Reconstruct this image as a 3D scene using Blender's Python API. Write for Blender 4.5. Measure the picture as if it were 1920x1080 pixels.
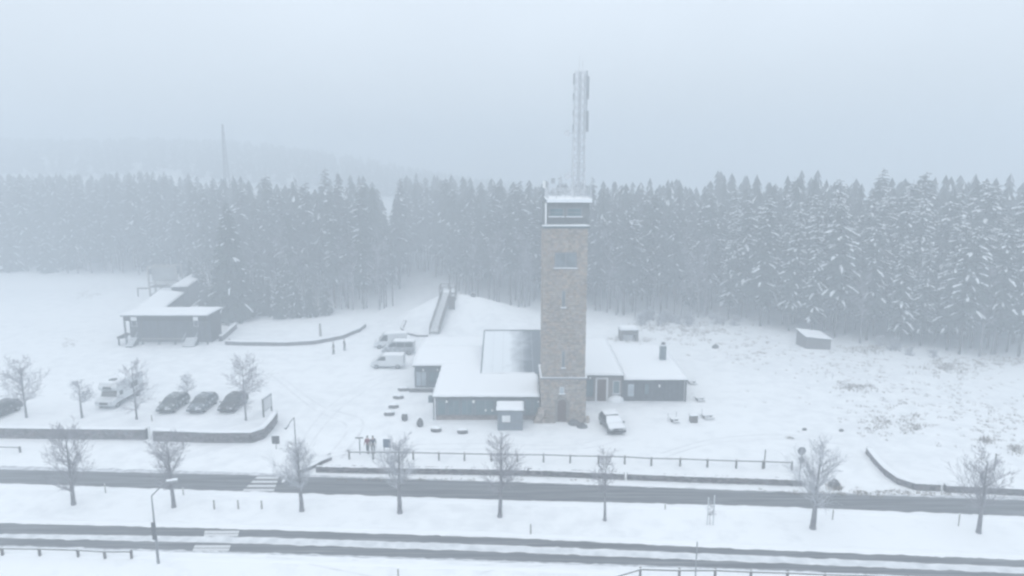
import bpy, math, random
from math import radians as R, sin, cos, pi, atan2, hypot, exp
from mathutils import Vector, Matrix, noise

for o in list(bpy.data.objects):
    bpy.data.objects.remove(o)
scn = bpy.context.scene
COL = scn.collection

# ------------------------------------------------------------------ camera
CH, F = 28.0, 1300.0                      # camera height (m), focal length in photo pixels
TILT = math.atan(240 / F)
cd = bpy.data.cameras.new('camera'); cam = bpy.data.objects.new('camera', cd); COL.objects.link(cam)
cam.location = (0, 0, CH); cam.rotation_euler = (pi / 2 - TILT, 0, 0)
cd.sensor_width = 36; cd.lens = 36 * F / 1920; cd.clip_start = 0.5; cd.clip_end = 6000
scn.camera = cam

# ------------------------------------------------------------------ overcast sky
SUN_EL, SUN_AZ = R(38), R(205)
w = bpy.data.worlds.new('World'); scn.world = w; w.use_nodes = True
nt = w.node_tree; nt.nodes.clear()
out = nt.nodes.new('ShaderNodeOutputWorld'); bg = nt.nodes.new('ShaderNodeBackground')
sky = nt.nodes.new('ShaderNodeTexSky'); sky.sky_type = 'NISHITA'; sky.sun_disc = False
sky.sun_elevation = SUN_EL; sky.sun_rotation = SUN_AZ; sky.air_density = 1.0; sky.dust_density = 4.0; sky.altitude = 650
tc = nt.nodes.new('ShaderNodeTexCoord'); sep = nt.nodes.new('ShaderNodeSeparateXYZ')
nt.links.new(tc.outputs['Generated'], sep.inputs[0])
ramp = nt.nodes.new('ShaderNodeValToRGB')             # cloud deck: a little duller low down, brighter overhead
ramp.color_ramp.elements[0].position = 0.0; ramp.color_ramp.elements[0].color = (0.56, 0.605, 0.655, 1)
ramp.color_ramp.elements[1].position = 0.9; ramp.color_ramp.elements[1].color = (1.20, 1.22, 1.25, 1)
e = ramp.color_ramp.elements.new(0.22); e.color = (0.65, 0.70, 0.755, 1)
nt.links.new(sep.outputs[2], ramp.inputs[0])
scl = nt.nodes.new('ShaderNodeVectorMath'); scl.operation = 'SCALE'; scl.inputs['Scale'].default_value = 9.4
nt.links.new(ramp.outputs[0], scl.inputs[0])
cln = nt.nodes.new('ShaderNodeTexNoise'); cln.inputs['Scale'].default_value = 1.6; cln.inputs['Detail'].default_value = 3
nt.links.new(tc.outputs['Generated'], cln.inputs['Vector'])
clm = nt.nodes.new('ShaderNodeMapRange'); clm.inputs['To Min'].default_value = 0.90; clm.inputs['To Max'].default_value = 1.10
clm.inputs['From Min'].default_value = 0.3; clm.inputs['From Max'].default_value = 0.7
nt.links.new(cln.outputs['Fac'], clm.inputs['Value'])
scl2 = nt.nodes.new('ShaderNodeVectorMath'); scl2.operation = 'SCALE'
nt.links.new(scl.outputs[0], scl2.inputs[0]); nt.links.new(clm.outputs[0], scl2.inputs['Scale'])
mx = nt.nodes.new('ShaderNodeMixRGB'); mx.inputs[0].default_value = 0.9
nt.links.new(sky.outputs[0], mx.inputs[1]); nt.links.new(scl2.outputs[0], mx.inputs[2])
nt.links.new(mx.outputs[0], bg.inputs[0]); bg.inputs[1].default_value = 0.1
nt.links.new(bg.outputs[0], out.inputs[0])
sd = bpy.data.lights.new('sun', 'SUN'); sd.energy = 0.5; sd.angle = R(40); sd.color = (1.0, 0.97, 0.94)
so = bpy.data.objects.new('sun', sd); COL.objects.link(so)
so.rotation_euler = (pi / 2 - SUN_EL, 0, pi - SUN_AZ + pi) ; so.location = (0, 0, 60)
so.rotation_euler = Vector((-sin(SUN_AZ) * cos(SUN_EL), -cos(SUN_AZ) * cos(SUN_EL), -sin(SUN_EL))).to_track_quat('-Z', 'Y').to_euler()
scn.view_settings.view_transform = 'Standard'; scn.view_settings.look = 'None'
scn.view_settings.gamma = 1; scn.view_settings.use_curve_mapping = False
scn.view_settings.exposure = 0.60
scn.cycles.max_bounces = 8; scn.cycles.volume_bounces = 2; scn.cycles.diffuse_bounces = 3; scn.cycles.filter_width = 2.5
HAZE_DENSITY = 0.0069
HAZE_COLOR = (0.705, 0.772, 0.83, 1)

# ------------------------------------------------------------------ surveying helpers
CT, ST = cos(TILT), sin(TILT)
def ray(px, py):
    a, b = (px - 960) / F, (540 - py) / F
    return a, CT + b * ST, -ST + b * CT
def P(px, py, z=0.0):                     # point of the sight line at height z
    a, dy, dz = ray(px, py); t = (z - CH) / dz
    return Vector((a * t, dy * t, z))
def YG(py, z=0.0): return P(960, py, z).y
def Z(py, Y):
    a, dy, dz = ray(960, py); return CH + dz / dy * Y
def X(px, py, Y):
    a, dy, dz = ray(px, py); return a / dy * Y

# ------------------------------------------------------------------ materials
def mat(name, color, rough=0.8, var=0.0, scale=5.0, bump=0.0, bscale=20.0, tint=False, metallic=0.0, spec=0.3, dist=0.05, color2=None, snow=0.0):
    m = bpy.data.materials.new(name); m.use_nodes = True
    n = m.node_tree; b = n.nodes['Principled BSDF']
    b.inputs['Roughness'].default_value = rough; b.inputs['Metallic'].default_value = metallic
    b.inputs['Specular IOR Level'].default_value = spec
    c = tuple(color) + (1,)
    tcn = n.nodes.new('ShaderNodeTexCoord')
    src = None
    if var or color2:
        ns = n.nodes.new('ShaderNodeTexNoise'); ns.inputs['Scale'].default_value = scale; ns.inputs['Detail'].default_value = 5
        n.links.new(tcn.outputs['Object'], ns.inputs['Vector'])
        mr = n.nodes.new('ShaderNodeMapRange'); mr.inputs['From Min'].default_value = 0.3; mr.inputs['From Max'].default_value = 0.7
        n.links.new(ns.outputs['Fac'], mr.inputs['Value'])
        mxx = n.nodes.new('ShaderNodeMixRGB')
        c2 = tuple(color2) if color2 else tuple(min(1, v * (1 + var)) for v in color)
        c1 = tuple(color) if color2 else tuple(v * (1 - var) for v in color)
        mxx.inputs[1].default_value = c1 + (1,); mxx.inputs[2].default_value = c2 + (1,)
        n.links.new(mr.outputs[0], mxx.inputs[0]); src = mxx.outputs[0]
    if tint:
        at = n.nodes.new('ShaderNodeVertexColor'); at.layer_name = 'tint'
        mu = n.nodes.new('ShaderNodeMixRGB'); mu.blend_type = 'MULTIPLY'; mu.inputs[0].default_value = 1
        if src: n.links.new(src, mu.inputs[1])
        else: mu.inputs[1].default_value = c
        n.links.new(at.outputs[0], mu.inputs[2]); src = mu.outputs[0]
    if snow:                                           # wind-blown snow sticking in patches
        g = n.nodes.new('ShaderNodeTexNoise'); g.inputs['Scale'].default_value = 2.5; g.inputs['Detail'].default_value = 6
        n.links.new(tcn.outputs['Object'], g.inputs['Vector'])
        mr2 = n.nodes.new('ShaderNodeMapRange'); mr2.inputs['From Min'].default_value = 0.62 - snow * 0.4; mr2.inputs['From Max'].default_value = 0.75 - snow * 0.3
        mr2.inputs['To Max'].default_value = 0.8
        n.links.new(g.outputs['Fac'], mr2.inputs['Value'])
        ms = n.nodes.new('ShaderNodeMixRGB'); ms.inputs[2].default_value = (0.78, 0.82, 0.86, 1)
        n.links.new(mr2.outputs[0], ms.inputs[0])
        if src: n.links.new(src, ms.inputs[1])
        else: ms.inputs[1].default_value = c
        src = ms.outputs[0]
    if src: n.links.new(src, b.inputs['Base Color'])
    else: b.inputs['Base Color'].default_value = c
    if bump:
        nb = n.nodes.new('ShaderNodeTexNoise'); nb.inputs['Scale'].default_value = bscale; nb.inputs['Detail'].default_value = 6
        n.links.new(tcn.outputs['Object'], nb.inputs['Vector'])
        bp = n.nodes.new('ShaderNodeBump'); bp.inputs['Strength'].default_value = bump; bp.inputs['Distance'].default_value = dist
        n.links.new(nb.outputs['Fac'], bp.inputs['Height']); n.links.new(bp.outputs[0], b.inputs['Normal'])
    return m

M = {}
M['snow'] = mat('snow', (0.84, 0.87, 0.90), 0.9, bump=0.25, bscale=3.0, dist=0.08, spec=0.1)
M['clump'] = mat('clump_snow', (0.80, 0.84, 0.88), 0.9, spec=0.1)
M['slush'] = mat('slush', (0.36, 0.38, 0.41), 0.6, scale=2.0, bump=0.3, bscale=9, color2=(0.70, 0.73, 0.77))
def roadmat():
    m = mat('asphalt', (0.07, 0.075, 0.085), 0.65, bump=0.2, bscale=40)
    n = m.node_tree; b = n.nodes['Principled BSDF']; t = n.nodes.new('ShaderNodeTexCoord'); prev = None
    r = n.nodes.new('ShaderNodeValToRGB'); r.color_ramp.elements[0].position = 0.42; r.color_ramp.elements[0].color = (0.085, 0.09, 0.1, 1)
    r.color_ramp.elements[1].position = 0.78; r.color_ramp.elements[1].color = (0.38, 0.40, 0.43, 1); q = r.color_ramp.elements.new(.6); q.color = (0.17, 0.18, 0.195, 1)
    mp = n.nodes.new('ShaderNodeMapping'); mp.inputs['Scale'].default_value = (0.12, 3.6, 1); mp.inputs['Rotation'].default_value = (0, 0, R(4.5))
    n.links.new(t.outputs['Object'], mp.inputs[0]); a = n.nodes.new('ShaderNodeTexNoise'); a.inputs['Scale'].default_value = 1; a.inputs['Detail'].default_value = 7; a.inputs['Roughness'].default_value = .62
    n.links.new(mp.outputs[0], a.inputs['Vector']); n.links.new(a.outputs['Fac'], r.inputs[0]); n.links.new(r.outputs[0], b.inputs['Base Color']); return m
M['asphalt'] = roadmat()
M['paint'] = mat('road_paint', (0.62, 0.64, 0.66), 0.7, var=0.12, scale=6)
M['stone'] = mat('tower_stone', (0.33, 0.3, 0.265), 0.9, var=0.14, scale=3, bump=0.4, bscale=12, tint=True)
M['mortar'] = mat('mortar', (0.36, 0.345, 0.33), 0.95, var=0.1, scale=4)
M['wallstone'] = mat('wall_stone', (0.155, 0.155, 0.165), 0.9, var=0.25, scale=3, bump=0.4, bscale=14, tint=True)
M['needle'] = mat('needles', (0.024, 0.038, 0.032), 0.8, var=0.3, scale=0.6)
M['needle2'] = mat('needles_grey', (0.05, 0.06, 0.062), 0.8, var=0.3, scale=0.6)
M['bark'] = mat('bark', (0.065, 0.058, 0.058), 0.9, var=0.3, scale=3, bump=0.4, bscale=15)
M['bark_frost'] = mat('frosted_bark', (0.13, 0.125, 0.14), 0.9, scale=2, bump=0.3, bscale=15, color2=(0.24, 0.24, 0.26))
M['twig'] = mat('frosted_twig', (0.16, 0.155, 0.18), 0.9, scale=1.5, color2=(0.36, 0.36, 0.39))
M['twig_rime'] = mat('rimed_twig', (0.26, 0.27, 0.29), 0.9, scale=1.5, color2=(0.60, 0.62, 0.66))
M['clad'] = mat('dark_cladding', (0.06, 0.07, 0.082), 0.7, var=0.3, scale=2, tint=True)
M['plaster'] = mat('plaster', (0.20, 0.185, 0.18), 0.85, var=0.12, scale=3, bump=0.2)
M['slate'] = mat('slate_cladding', (0.11, 0.145, 0.165), 0.7, var=0.2, scale=3)
M['brick'] = mat('plinth_brick', (0.22, 0.19, 0.18), 0.9, var=0.2, scale=6, tint=True)
M['trim'] = mat('trim_white', (0.62, 0.63, 0.64), 0.6, var=0.06, scale=4)
M['trimdark'] = mat('trim_dark', (0.06, 0.065, 0.07), 0.6, var=0.1, scale=4)
M['glass'] = mat('window_glass', (0.09, 0.15, 0.17), 0.12, var=0.2, scale=1.2, spec=0.6)
M['glassbright'] = mat('pale_glass', (0.34, 0.40, 0.44), 0.12, var=0.15, scale=1.2, spec=0.6)
M['glass2'] = mat('grey_glass', (0.15, 0.18, 0.20), 0.12, var=0.25, scale=1.5, spec=0.6)
M['lamp'] = mat('lamp_globe', (0.75, 0.77, 0.76), 0.3)
M['metal'] = mat('galvanised_steel', (0.22, 0.23, 0.25), 0.5, var=0.12, scale=6, metallic=0.3)
M['metaldark'] = mat('dark_steel', (0.07, 0.075, 0.085), 0.5, var=0.1, scale=6)
M['rime_haze_steel'] = mat('rimed_hazed_steel', (0.45, 0.48, 0.51), 0.8, scale=2.0, color2=(0.62, 0.65, 0.68))  # besides rime, the pale tone paints in thicker fog around the mast
M['panel'] = mat('antenna_panel', (0.34, 0.37, 0.39), 0.6, var=0.1, scale=2)
M['white'] = mat('white_paint', (0.74, 0.76, 0.77), 0.4, var=0.05, scale=2)
M['wood'] = mat('weathered_wood', (0.13, 0.12, 0.115), 0.85, var=0.3, scale=4, bump=0.3, bscale=20)
M['woodpale'] = mat('pale_wood', (0.30, 0.29, 0.27), 0.85, var=0.2, scale=4)
M['door'] = mat('door_wood', (0.10, 0.065, 0.055), 0.6, var=0.2, scale=5)
M['rock'] = mat('rock', (0.11, 0.11, 0.115), 0.9, var=0.3, scale=3, bump=0.5, bscale=8)
M['heath'] = mat('dead_heath', (0.30, 0.275, 0.25), 0.95, var=0.3, scale=1.0)
M['rubber'] = mat('tyre_rubber', (0.025, 0.025, 0.027), 0.85)
M['rim'] = mat('wheel_rim', (0.35, 0.36, 0.37), 0.4, metallic=0.6)
M['carglass'] = mat('car_glass', (0.03, 0.037, 0.042), 0.08, spec=0.7)
M['cardark'] = mat('car_black', (0.018, 0.022, 0.026), 0.35, spec=0.5, snow=0.18)
M['cargreen'] = mat('car_dark_green', (0.028, 0.045, 0.045), 0.35, spec=0.5, snow=0.25)
M['carblue'] = mat('car_slate_blue', (0.045, 0.065, 0.085), 0.35, spec=0.5, snow=0.25)
M['carblack'] = mat('car_charcoal', (0.014, 0.016, 0.02), 0.35, spec=0.5, snow=0.08)
M['cargrey'] = mat('car_silver', (0.27, 0.29, 0.31), 0.35, spec=0.5, snow=0.2)
M['carwhite'] = mat('car_white', (0.66, 0.69, 0.71), 0.35, var=0.04, scale=1.5, spec=0.5)
M['tail'] = mat('tail_lens', (0.22, 0.04, 0.04), 0.3)
M['headlens'] = mat('head_lens', (0.5, 0.52, 0.54), 0.15)
M['skin'] = mat('skin', (0.36, 0.25, 0.21), 0.6)
M['red'] = mat('red_jacket', (0.17, 0.02, 0.045), 0.8, var=0.15, scale=8)
M['navy'] = mat('navy_jacket', (0.03, 0.04, 0.065), 0.8, var=0.15, scale=8)
M['black'] = mat('black_cloth', (0.02, 0.022, 0.025), 0.85)
M['grey'] = mat('grey_cloth', (0.10, 0.11, 0.12), 0.85)
M['signblue'] = mat('sign_blue', (0.10, 0.13, 0.18), 0.5)

# patchy roof where the snow has slid off the metal
def meltroof():
    m = mat('melting_roof', (0.1, 0.1, 0.1), 0.6, bump=0.15, bscale=4)
    n = m.node_tree; b = n.nodes['Principled BSDF']
    tcn = n.nodes.new('ShaderNodeTexCoord'); sp = n.nodes.new('ShaderNodeSeparateXYZ'); n.links.new(tcn.outputs['Object'], sp.inputs[0])
    ns = n.nodes.new('ShaderNodeTexNoise'); ns.inputs['Scale'].default_value = 0.45; ns.inputs['Detail'].default_value = 5; ns.inputs['Distortion'].default_value = 0.4
    n.links.new(tcn.outputs['Object'], ns.inputs['Vector'])
    a = n.nodes.new('ShaderNodeMath'); a.operation = 'MULTIPLY_ADD'; a.inputs[1].default_value = 0.75
    n.links.new(ns.outputs['Fac'], a.inputs[0])
    mr = n.nodes.new('ShaderNodeMapRange'); mr.interpolation_type = 'SMOOTHSTEP'; mr.inputs['From Min'].default_value = -3.4; mr.inputs['From Max'].default_value = 1.2
    mr.inputs['To Min'].default_value = -0.12; mr.inputs['To Max'].default_value = 0.62
    n.links.new(sp.outputs[0], mr.inputs['Value']); n.links.new(mr.outputs[0], a.inputs[2])
    r = n.nodes.new('ShaderNodeValToRGB'); r.color_ramp.elements[0].position = 0.36; r.color_ramp.elements[0].color = (0.74, 0.79, 0.83, 1)
    r.color_ramp.elements[1].position = 0.92; r.color_ramp.elements[1].color = (0.09, 0.115, 0.14, 1)
    n.links.new(a.outputs[0], r.inputs[0]); n.links.new(r.outputs[0], b.inputs['Base Color'])
    return m
M['melt'] = meltroof()

# ------------------------------------------------------------------ mesh builder
class MB:
    def __init__(s): s.v = []; s.f = []; s.m = []; s.c = []; s.tint = False
    def add(s, vs, fs, mi=0, col=None):
        k = len(s.v); s.v += [tuple(x) for x in vs]
        for f in fs:
            s.f.append(tuple(k + i for i in f)); s.m.append(mi); s.c.append(col or (1, 1, 1))
        if col: s.tint = True
        return s
    def box(s, x0, x1, y0, y1, z0, z1, mi=0, col=None):
        vs = [(x, y, z) for z in (z0, z1) for x, y in ((x0, y0), (x1, y0), (x1, y1), (x0, y1))]
        return s.add(vs, [(3, 2, 1, 0), (4, 5, 6, 7), (0, 1, 5, 4), (1, 2, 6, 5), (2, 3, 7, 6), (3, 0, 4, 7)], mi, col)
    def obox(s, c, d, hl, hw, hh, mi=0, col=None, jit=0.0, rng=None):     # box along horizontal unit dir d
        c = Vector(c); d = Vector((d[0], d[1], 0)).normalized(); n = Vector((-d.y, d.x, 0)); u = Vector((0, 0, 1)); vs = []
        for z in (-1, 1):
            for a, b in ((-1, -1), (1, -1), (1, 1), (-1, 1)):
                j = Vector((0, 0, 0)) if not jit else Vector((rng.uniform(-jit, jit), rng.uniform(-jit, jit), rng.uniform(-jit, jit)))
                vs.append(c + d * a * hl + n * b * hw + u * z * hh + j)
        return s.add(vs, [(3, 2, 1, 0), (4, 5, 6, 7), (0, 1, 5, 4), (1, 2, 6, 5), (2, 3, 7, 6), (3, 0, 4, 7)], mi, col)
    def tube(s, p0, p1, r0, r1=None, n=6, mi=0, cap=True, col=None):
        p0 = Vector(p0); p1 = Vector(p1); r1 = r0 if r1 is None else r1
        d = (p1 - p0)
        if d.length < 1e-6: return s
        d.normalize(); a = d.orthogonal().normalized(); b = d.cross(a); vs = []
        for p, r in ((p0, r0), (p1, r1)):
            for i in range(n):
                t = 2 * pi * i / n; vs.append(p + a * (r * cos(t)) + b * (r * sin(t)))
        fs = [(i, (i + 1) % n, n + (i + 1) % n, n + i) for i in range(n)]
        if cap: fs += [tuple(range(n - 1, -1, -1)), tuple(range(n, 2 * n))]
        return s.add(vs, fs, mi, col)
    def prism(s, poly, z0, z1, mi=0, col=None):
        n = len(poly); z1s = z1 if isinstance(z1, (list, tuple)) else [z1] * n
        vs = [(p[0], p[1], z0) for p in poly] + [(p[0], p[1], z) for p, z in zip(poly, z1s)]
        return s.add(vs, [tuple(range(n - 1, -1, -1)), tuple(range(n, 2 * n))] + [(i, (i + 1) % n, n + (i + 1) % n, n + i) for i in range(n)], mi, col)
    def side(s, prof, hw0, hw1=None, zb=None, zt=None, mi=0):          # (x,z) profile closed, across y; narrows from hw0 at zb to hw1 at zt
        n = len(prof)
        def hw(z):
            if hw1 is None: return hw0
            t = max(0, min(1, (z - zb) / (zt - zb))); return hw0 + (hw1 - hw0) * t
        vs = [(x, -hw(z), z) for x, z in prof] + [(x, hw(z), z) for x, z in prof]
        return s.add(vs, [tuple(range(n)), tuple(range(2 * n - 1, n - 1, -1))] + [((i + 1) % n, i, n + i, n + (i + 1) % n) for i in range(n)], mi)
    def blob(s, c, rx, ry, rz, seed=0, mi=0, half=False, amp=0.18, nu=10, nv=6):
        vs = []; c = Vector(c)
        for j in range(nv + 1):
            ph = (pi / 2) * j / nv if half else -pi / 2 + pi * j / nv
            for i in range(nu):
                t = 2 * pi * i / nu; d = Vector((cos(ph) * cos(t), cos(ph) * sin(t), sin(ph)))
                k = 1 + amp * noise.noise(d * 1.7 + Vector((seed * 3.1, seed, 0)))
                vs.append(c + Vector((d.x * rx * k, d.y * ry * k, d.z * rz * k)))
        fs = [(j * nu + i, j * nu + (i + 1) % nu, (j + 1) * nu + (i + 1) % nu, (j + 1) * nu + i) for j in range(nv) for i in range(nu)]
        return s.add(vs, fs, mi)
    def mesh(s, name, mats, smooth=False):
        me = bpy.data.meshes.new(name); me.from_pydata(s.v, [], s.f)
        for m in (mats if isinstance(mats, (list, tuple)) else [mats]): me.materials.append(m)
        me.polygons.foreach_set('material_index', s.m)
        if smooth: me.polygons.foreach_set('use_smooth', [True] * len(s.f))
        if s.tint:
            ca = me.color_attributes.new('tint', 'FLOAT_COLOR', 'CORNER'); buf = []
            for f, c in zip(s.f, s.c): buf += (list(c) + [1]) * len(f)
            ca.data.foreach_set('color', buf)
        me.update(); return me
    def build(s, name, mats, parent=None, smooth=False, world=False, kind=None, label=None):
        if world and parent is not None:
            o_ = parent.matrix_world_loc if hasattr(parent, 'matrix_world_loc') else LOC(parent)
            s.v = [(a - o_[0], b - o_[1], c - o_[2]) for a, b, c in s.v]
        o = bpy.data.objects.new(name, s.mesh(name, mats, smooth)); COL.objects.link(o)
        if parent is not None: o.parent = parent
        if kind: o['kind'] = kind
        if label: o['label'] = label
        return o
def LOC(o):
    l = Vector(o.location)
    while o.parent: o = o.parent; l += Vector(o.location)
    return l
def tag(o, label, cat, group=None):
    o['label'] = label; o['category'] = cat
    if group: o['group'] = group
    return o
def thing(name, label, cat, loc=(0, 0, 0), rz=0, group=None):
    o = bpy.data.objects.new(name, None); COL.objects.link(o); o.location = loc; o.rotation_euler = (0, 0, rz)
    o.empty_display_size = 0.3
    return tag(o, label, cat, group)
def copy_tree(o, parent=None):
    c = o.copy(); COL.objects.link(c)
    if parent is not None: c.parent = parent
    for ch in list(o.children): copy_tree(ch, c)
    return c
def snow_slab(mb, quad, th, nx=14, ny=8, seed=0.0, amp=0.05, over=0.04, mi=0):
    """thick rounded snow over a quad (a,b,c,d corners, counter-clockwise from above)"""
    a, b, c, d = [Vector(q) for q in quad]; g = []
    for j in range(ny + 1):
        for i in range(nx + 1):
            u, v = i / nx, j / ny
            p = (a * (1 - u) + b * u) * (1 - v) + (d * (1 - u) + c * u) * v
            ed = min(u, 1 - u) * (b - a).length; ed2 = min(v, 1 - v) * (d - a).length
            k = min(1, (min(ed, ed2) + 0.02) / (th * 1.3 + 0.02)); k = math.sqrt(k * (2 - k)) * 0.75 + 0.25
            wob = 1 + amp * 4 * noise.noise(Vector((p.x * 0.5 + seed, p.y * 0.5, seed)))
            q = Vector((p.x, p.y, p.z + th * k * wob))
            if ed < 1e-6 or ed2 < 1e-6:
                cc = (a + b + c + d) / 4; q += (p - cc).normalized() * over * (1 + 2 * noise.noise(p * 1.3))
            g.append(q)
    k0 = nx + 1; fs = [(j * k0 + i, j * k0 + i + 1, (j + 1) * k0 + i + 1, (j + 1) * k0 + i) for j in range(ny) for i in range(nx)]
    rim = [i for i in range(nx + 1)] + [j * k0 + nx for j in range(1, ny + 1)] + [ny * k0 + i for i in range(nx - 1, -1, -1)] + [j * k0 for j in range(ny - 1, 0, -1)]
    n0 = len(g); low = []
    for r in rim:
        q = g[r]; u = (r % k0) / nx; v = (r // k0) / ny
        p = (a * (1 - u) + b * u) * (1 - v) + (d * (1 - u) + c * u) * v
        low.append(Vector((q.x, q.y, p.z + 0.004)))
    L = len(rim)
    for i in range(L): fs.append((rim[(i + 1) % L], rim[i], n0 + i, n0 + (i + 1) % L))
    fs.append(tuple(n0 + i for i in range(L - 1, -1, -1)))
    mb.add(g + low, fs, mi); return mb

# ------------------------------------------------------------------ the ground
MOUND = P(846, 600); MOUND = Vector((X(850, 560, 121.5), 121.5, 0))
def smooth01(t): t = max(0.0, min(1.0, t)); return t * t * (3 - 2 * t)
def gh(x, y):
    h = 0.0
    d = hypot(x - MOUND.x, y - MOUND.y)
    if d < 30:
        r0 = 11.0 + 7.0 * max(0.0, (x - MOUND.x) / max(d, .1)) ** 2
        t = max(0.0, min(1.0, (r0 - d) / (r0 - 1.5))); h += 4.3 * (0.5 * t + 0.5 * smooth01(t))
    # bank running right of the mound behind the building
    h += 1.6 * exp(-((y - 112) / 6.0) ** 2) * smooth01((x + 6) / 8) * smooth01((26 - x) / 12) * 0.5
    # gentle hollow and swell of the heath on the right
    if x > 20 and y > 70: h += 0.5 * noise.noise(Vector((x * 0.06, y * 0.06, 2.0))) * smooth01((x - 20) / 14) * smooth01((y - 70) / 8)
    # small relief, kept off the roads
    if y > 73: h += 0.07 * noise.noise(Vector((x * 0.22, y * 0.22, 5.0))) * smooth01((y - 73) / 8)
    # far hill on the left
    if y > 230:
        k = smooth01((y - 240) / 170) * smooth01((-x + 60) / 260)
        h += 31 * k + 2.0 * noise.noise(Vector((x * 0.01, y * 0.01, 0))) * k
    return h
def axis(lo, f0, f1, hi, st):
    a = [f0]
    while a[-1] < f1: a.append(a[-1] + st)
    s = st; 
    while a[-1] < hi: s *= 1.25; a.append(a[-1] + s)
    s = st; b = []; q = f0
    while q > lo: s *= 1.25; q -= s; b.append(q)
    return b[::-1] + a
xs = axis(-1400, -120, 130, 1400, 1.1); ys = axis(-300, 34, 175, 1500, 1.0)
gb = MB(); nx = len(xs)
gb.v = [(x, y, gh(x, y)) for y in ys for x in xs]
gb.f = [(j * nx + i, j * nx + i + 1, (j + 1) * nx + i + 1, (j + 1) * nx + i) for j in range(len(ys) - 1) for i in range(nx - 1)]
gb.m = [0] * len(gb.f); gb.c = [(1, 1, 1)] * len(gb.f)
# snow with faint grey scuffs
def groundmat():
    m = mat('ground_snow', (0.84, 0.87, 0.90), 0.9, bump=0.22, bscale=1.0, dist=0.07, spec=0.1)
    n = m.node_tree; b = n.nodes['Principled BSDF']; tcn = n.nodes.new('ShaderNodeTexCoord')
    n1 = n.nodes.new('ShaderNodeTexNoise'); n1.inputs['Scale'].default_value = 0.55; n1.inputs['Detail'].default_value = 8; n1.inputs['Roughness'].default_value = 0.65
    n2 = n.nodes.new('ShaderNodeTexNoise'); n2.inputs['Scale'].default_value = 0.035; n2.inputs['Detail'].default_value = 3
    n.links.new(tcn.outputs['Object'], n1.inputs['Vector']); n.links.new(tcn.outputs['Object'], n2.inputs['Vector'])
    mu = n.nodes.new('ShaderNodeMath'); mu.operation = 'MULTIPLY_ADD'; mu.inputs[1].default_value = 0.7
    n.links.new(n2.outputs['Fac'], mu.inputs[0]); n.links.new(n1.outputs['Fac'], mu.inputs[2])
    r = n.nodes.new('ShaderNodeValToRGB'); r.color_ramp.elements[0].position = 0.80; r.color_ramp.elements[0].color = (0.85, 0.88, 0.905, 1)
    r.color_ramp.elements[1].position = 1.06; r.color_ramp.elements[1].color = (0.76, 0.79, 0.82, 1)
    n.links.new(mu.outputs[0], r.inputs[0]); n.links.new(r.outputs[0], b.inputs['Base Color'])
    return m
M['ground'] = groundmat()
ground = gb.build('ground', M['ground'], smooth=True, kind='structure')

def resample(pts, step):
    out = [Vector(pts[0])]; acc = 0
    for a, b in zip(pts, pts[1:]):
        a = Vector(a); b = Vector(b); L = (b - a).length; n = max(1, int(L / step))
        for i in range(1, n + 1): out.append(a.lerp(b, i / n))
    return out
def interp(pts, x):
    if x <= pts[0][0]: (x0, y0), (x1, y1) = pts[0], pts[1]
    elif x >= pts[-1][0]: (x0, y0), (x1, y1) = pts[-2], pts[-1]
    else:
        for (x0, y0), (x1, y1) in zip(pts, pts[1:]):
            if x0 <= x <= x1: break
    return y0 + (y1 - y0) * (x - x0) / (x1 - x0)
def strip(name, top, bot, z, m, jt=0.05, step=9, x0=-800, x1=2700, seed=0, kind='structure', label=None):
    mb = MB(); A = []; B = []; px = x0
    while px <= x1:
        ra = P(px, interp(top, px)); rb = P(px, interp(bot, px))
        ja = jt * 2 * noise.noise(Vector((ra.x * 0.8, seed, 0))) + jt * noise.noise(Vector((ra.x * 3.1, seed + 5, 0)))
        jb = jt * 2 * noise.noise(Vector((rb.x * 0.8, seed + 9, 0))) + jt * 1.3 * noise.noise(Vector((rb.x * 3.1, seed + 3, 0)))
        A.append((ra.x, ra.y + ja, z)); B.append((rb.x, rb.y + jb, z)); px += step
    n = len(A); mb.add(A + B, [(n + i, n + i + 1, i + 1, i) for i in range(n - 1)])
    return mb.build(name, m, kind=kind)
R1T = [(0, 881), (480, 892), (960, 905), (1400, 921), (1920, 939)]
R1B = [(0, 906), (480, 922), (960, 938), (1400, 948), (1920, 968)]
R1S = [(0, 873), (400, 884), (600, 891), (960, 903), (1400, 919), (1920, 933)]
RAT = [(0, 981), (480, 993), (960, 1009), (1400, 1030), (1920, 1050)]
RBB = [(0, 1023), (480, 1036), (960, 1052), (1400, 1067), (1920, 1089)]
RAB = [(0, 1001), (480, 1007), (960, 1023), (1400, 1041), (1920, 1064)]
RBT = [(0, 1009), (480, 1020), (960, 1036), (1400, 1054), (1920, 1076)]
strip('slush_verge', R1S, R1T, 0.006, M['slush'], 0.10, seed=3)
strip('upper_road', [(x, y - 0.5) for x, y in R1T], R1B, 0.010, M['asphalt'], 0.09, seed=1)
strip('lower_road', RAT, RBB, 0.004, M['asphalt'], 0.08, seed=2)
M['packed'] = mat('packed_snow', (0.55, 0.58, 0.61), 0.8, scale=1.2, color2=(0.78, 0.81, 0.84))
mid = strip('packed_snow_strip', RAB, RBT, 0.012, M['packed'], 0.08, seed=4)
strip('road_edge_slush', RBB, [(x, y + 3) for x, y in RBB], 0.008, M['slush'], 0.06, seed=6)
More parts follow.
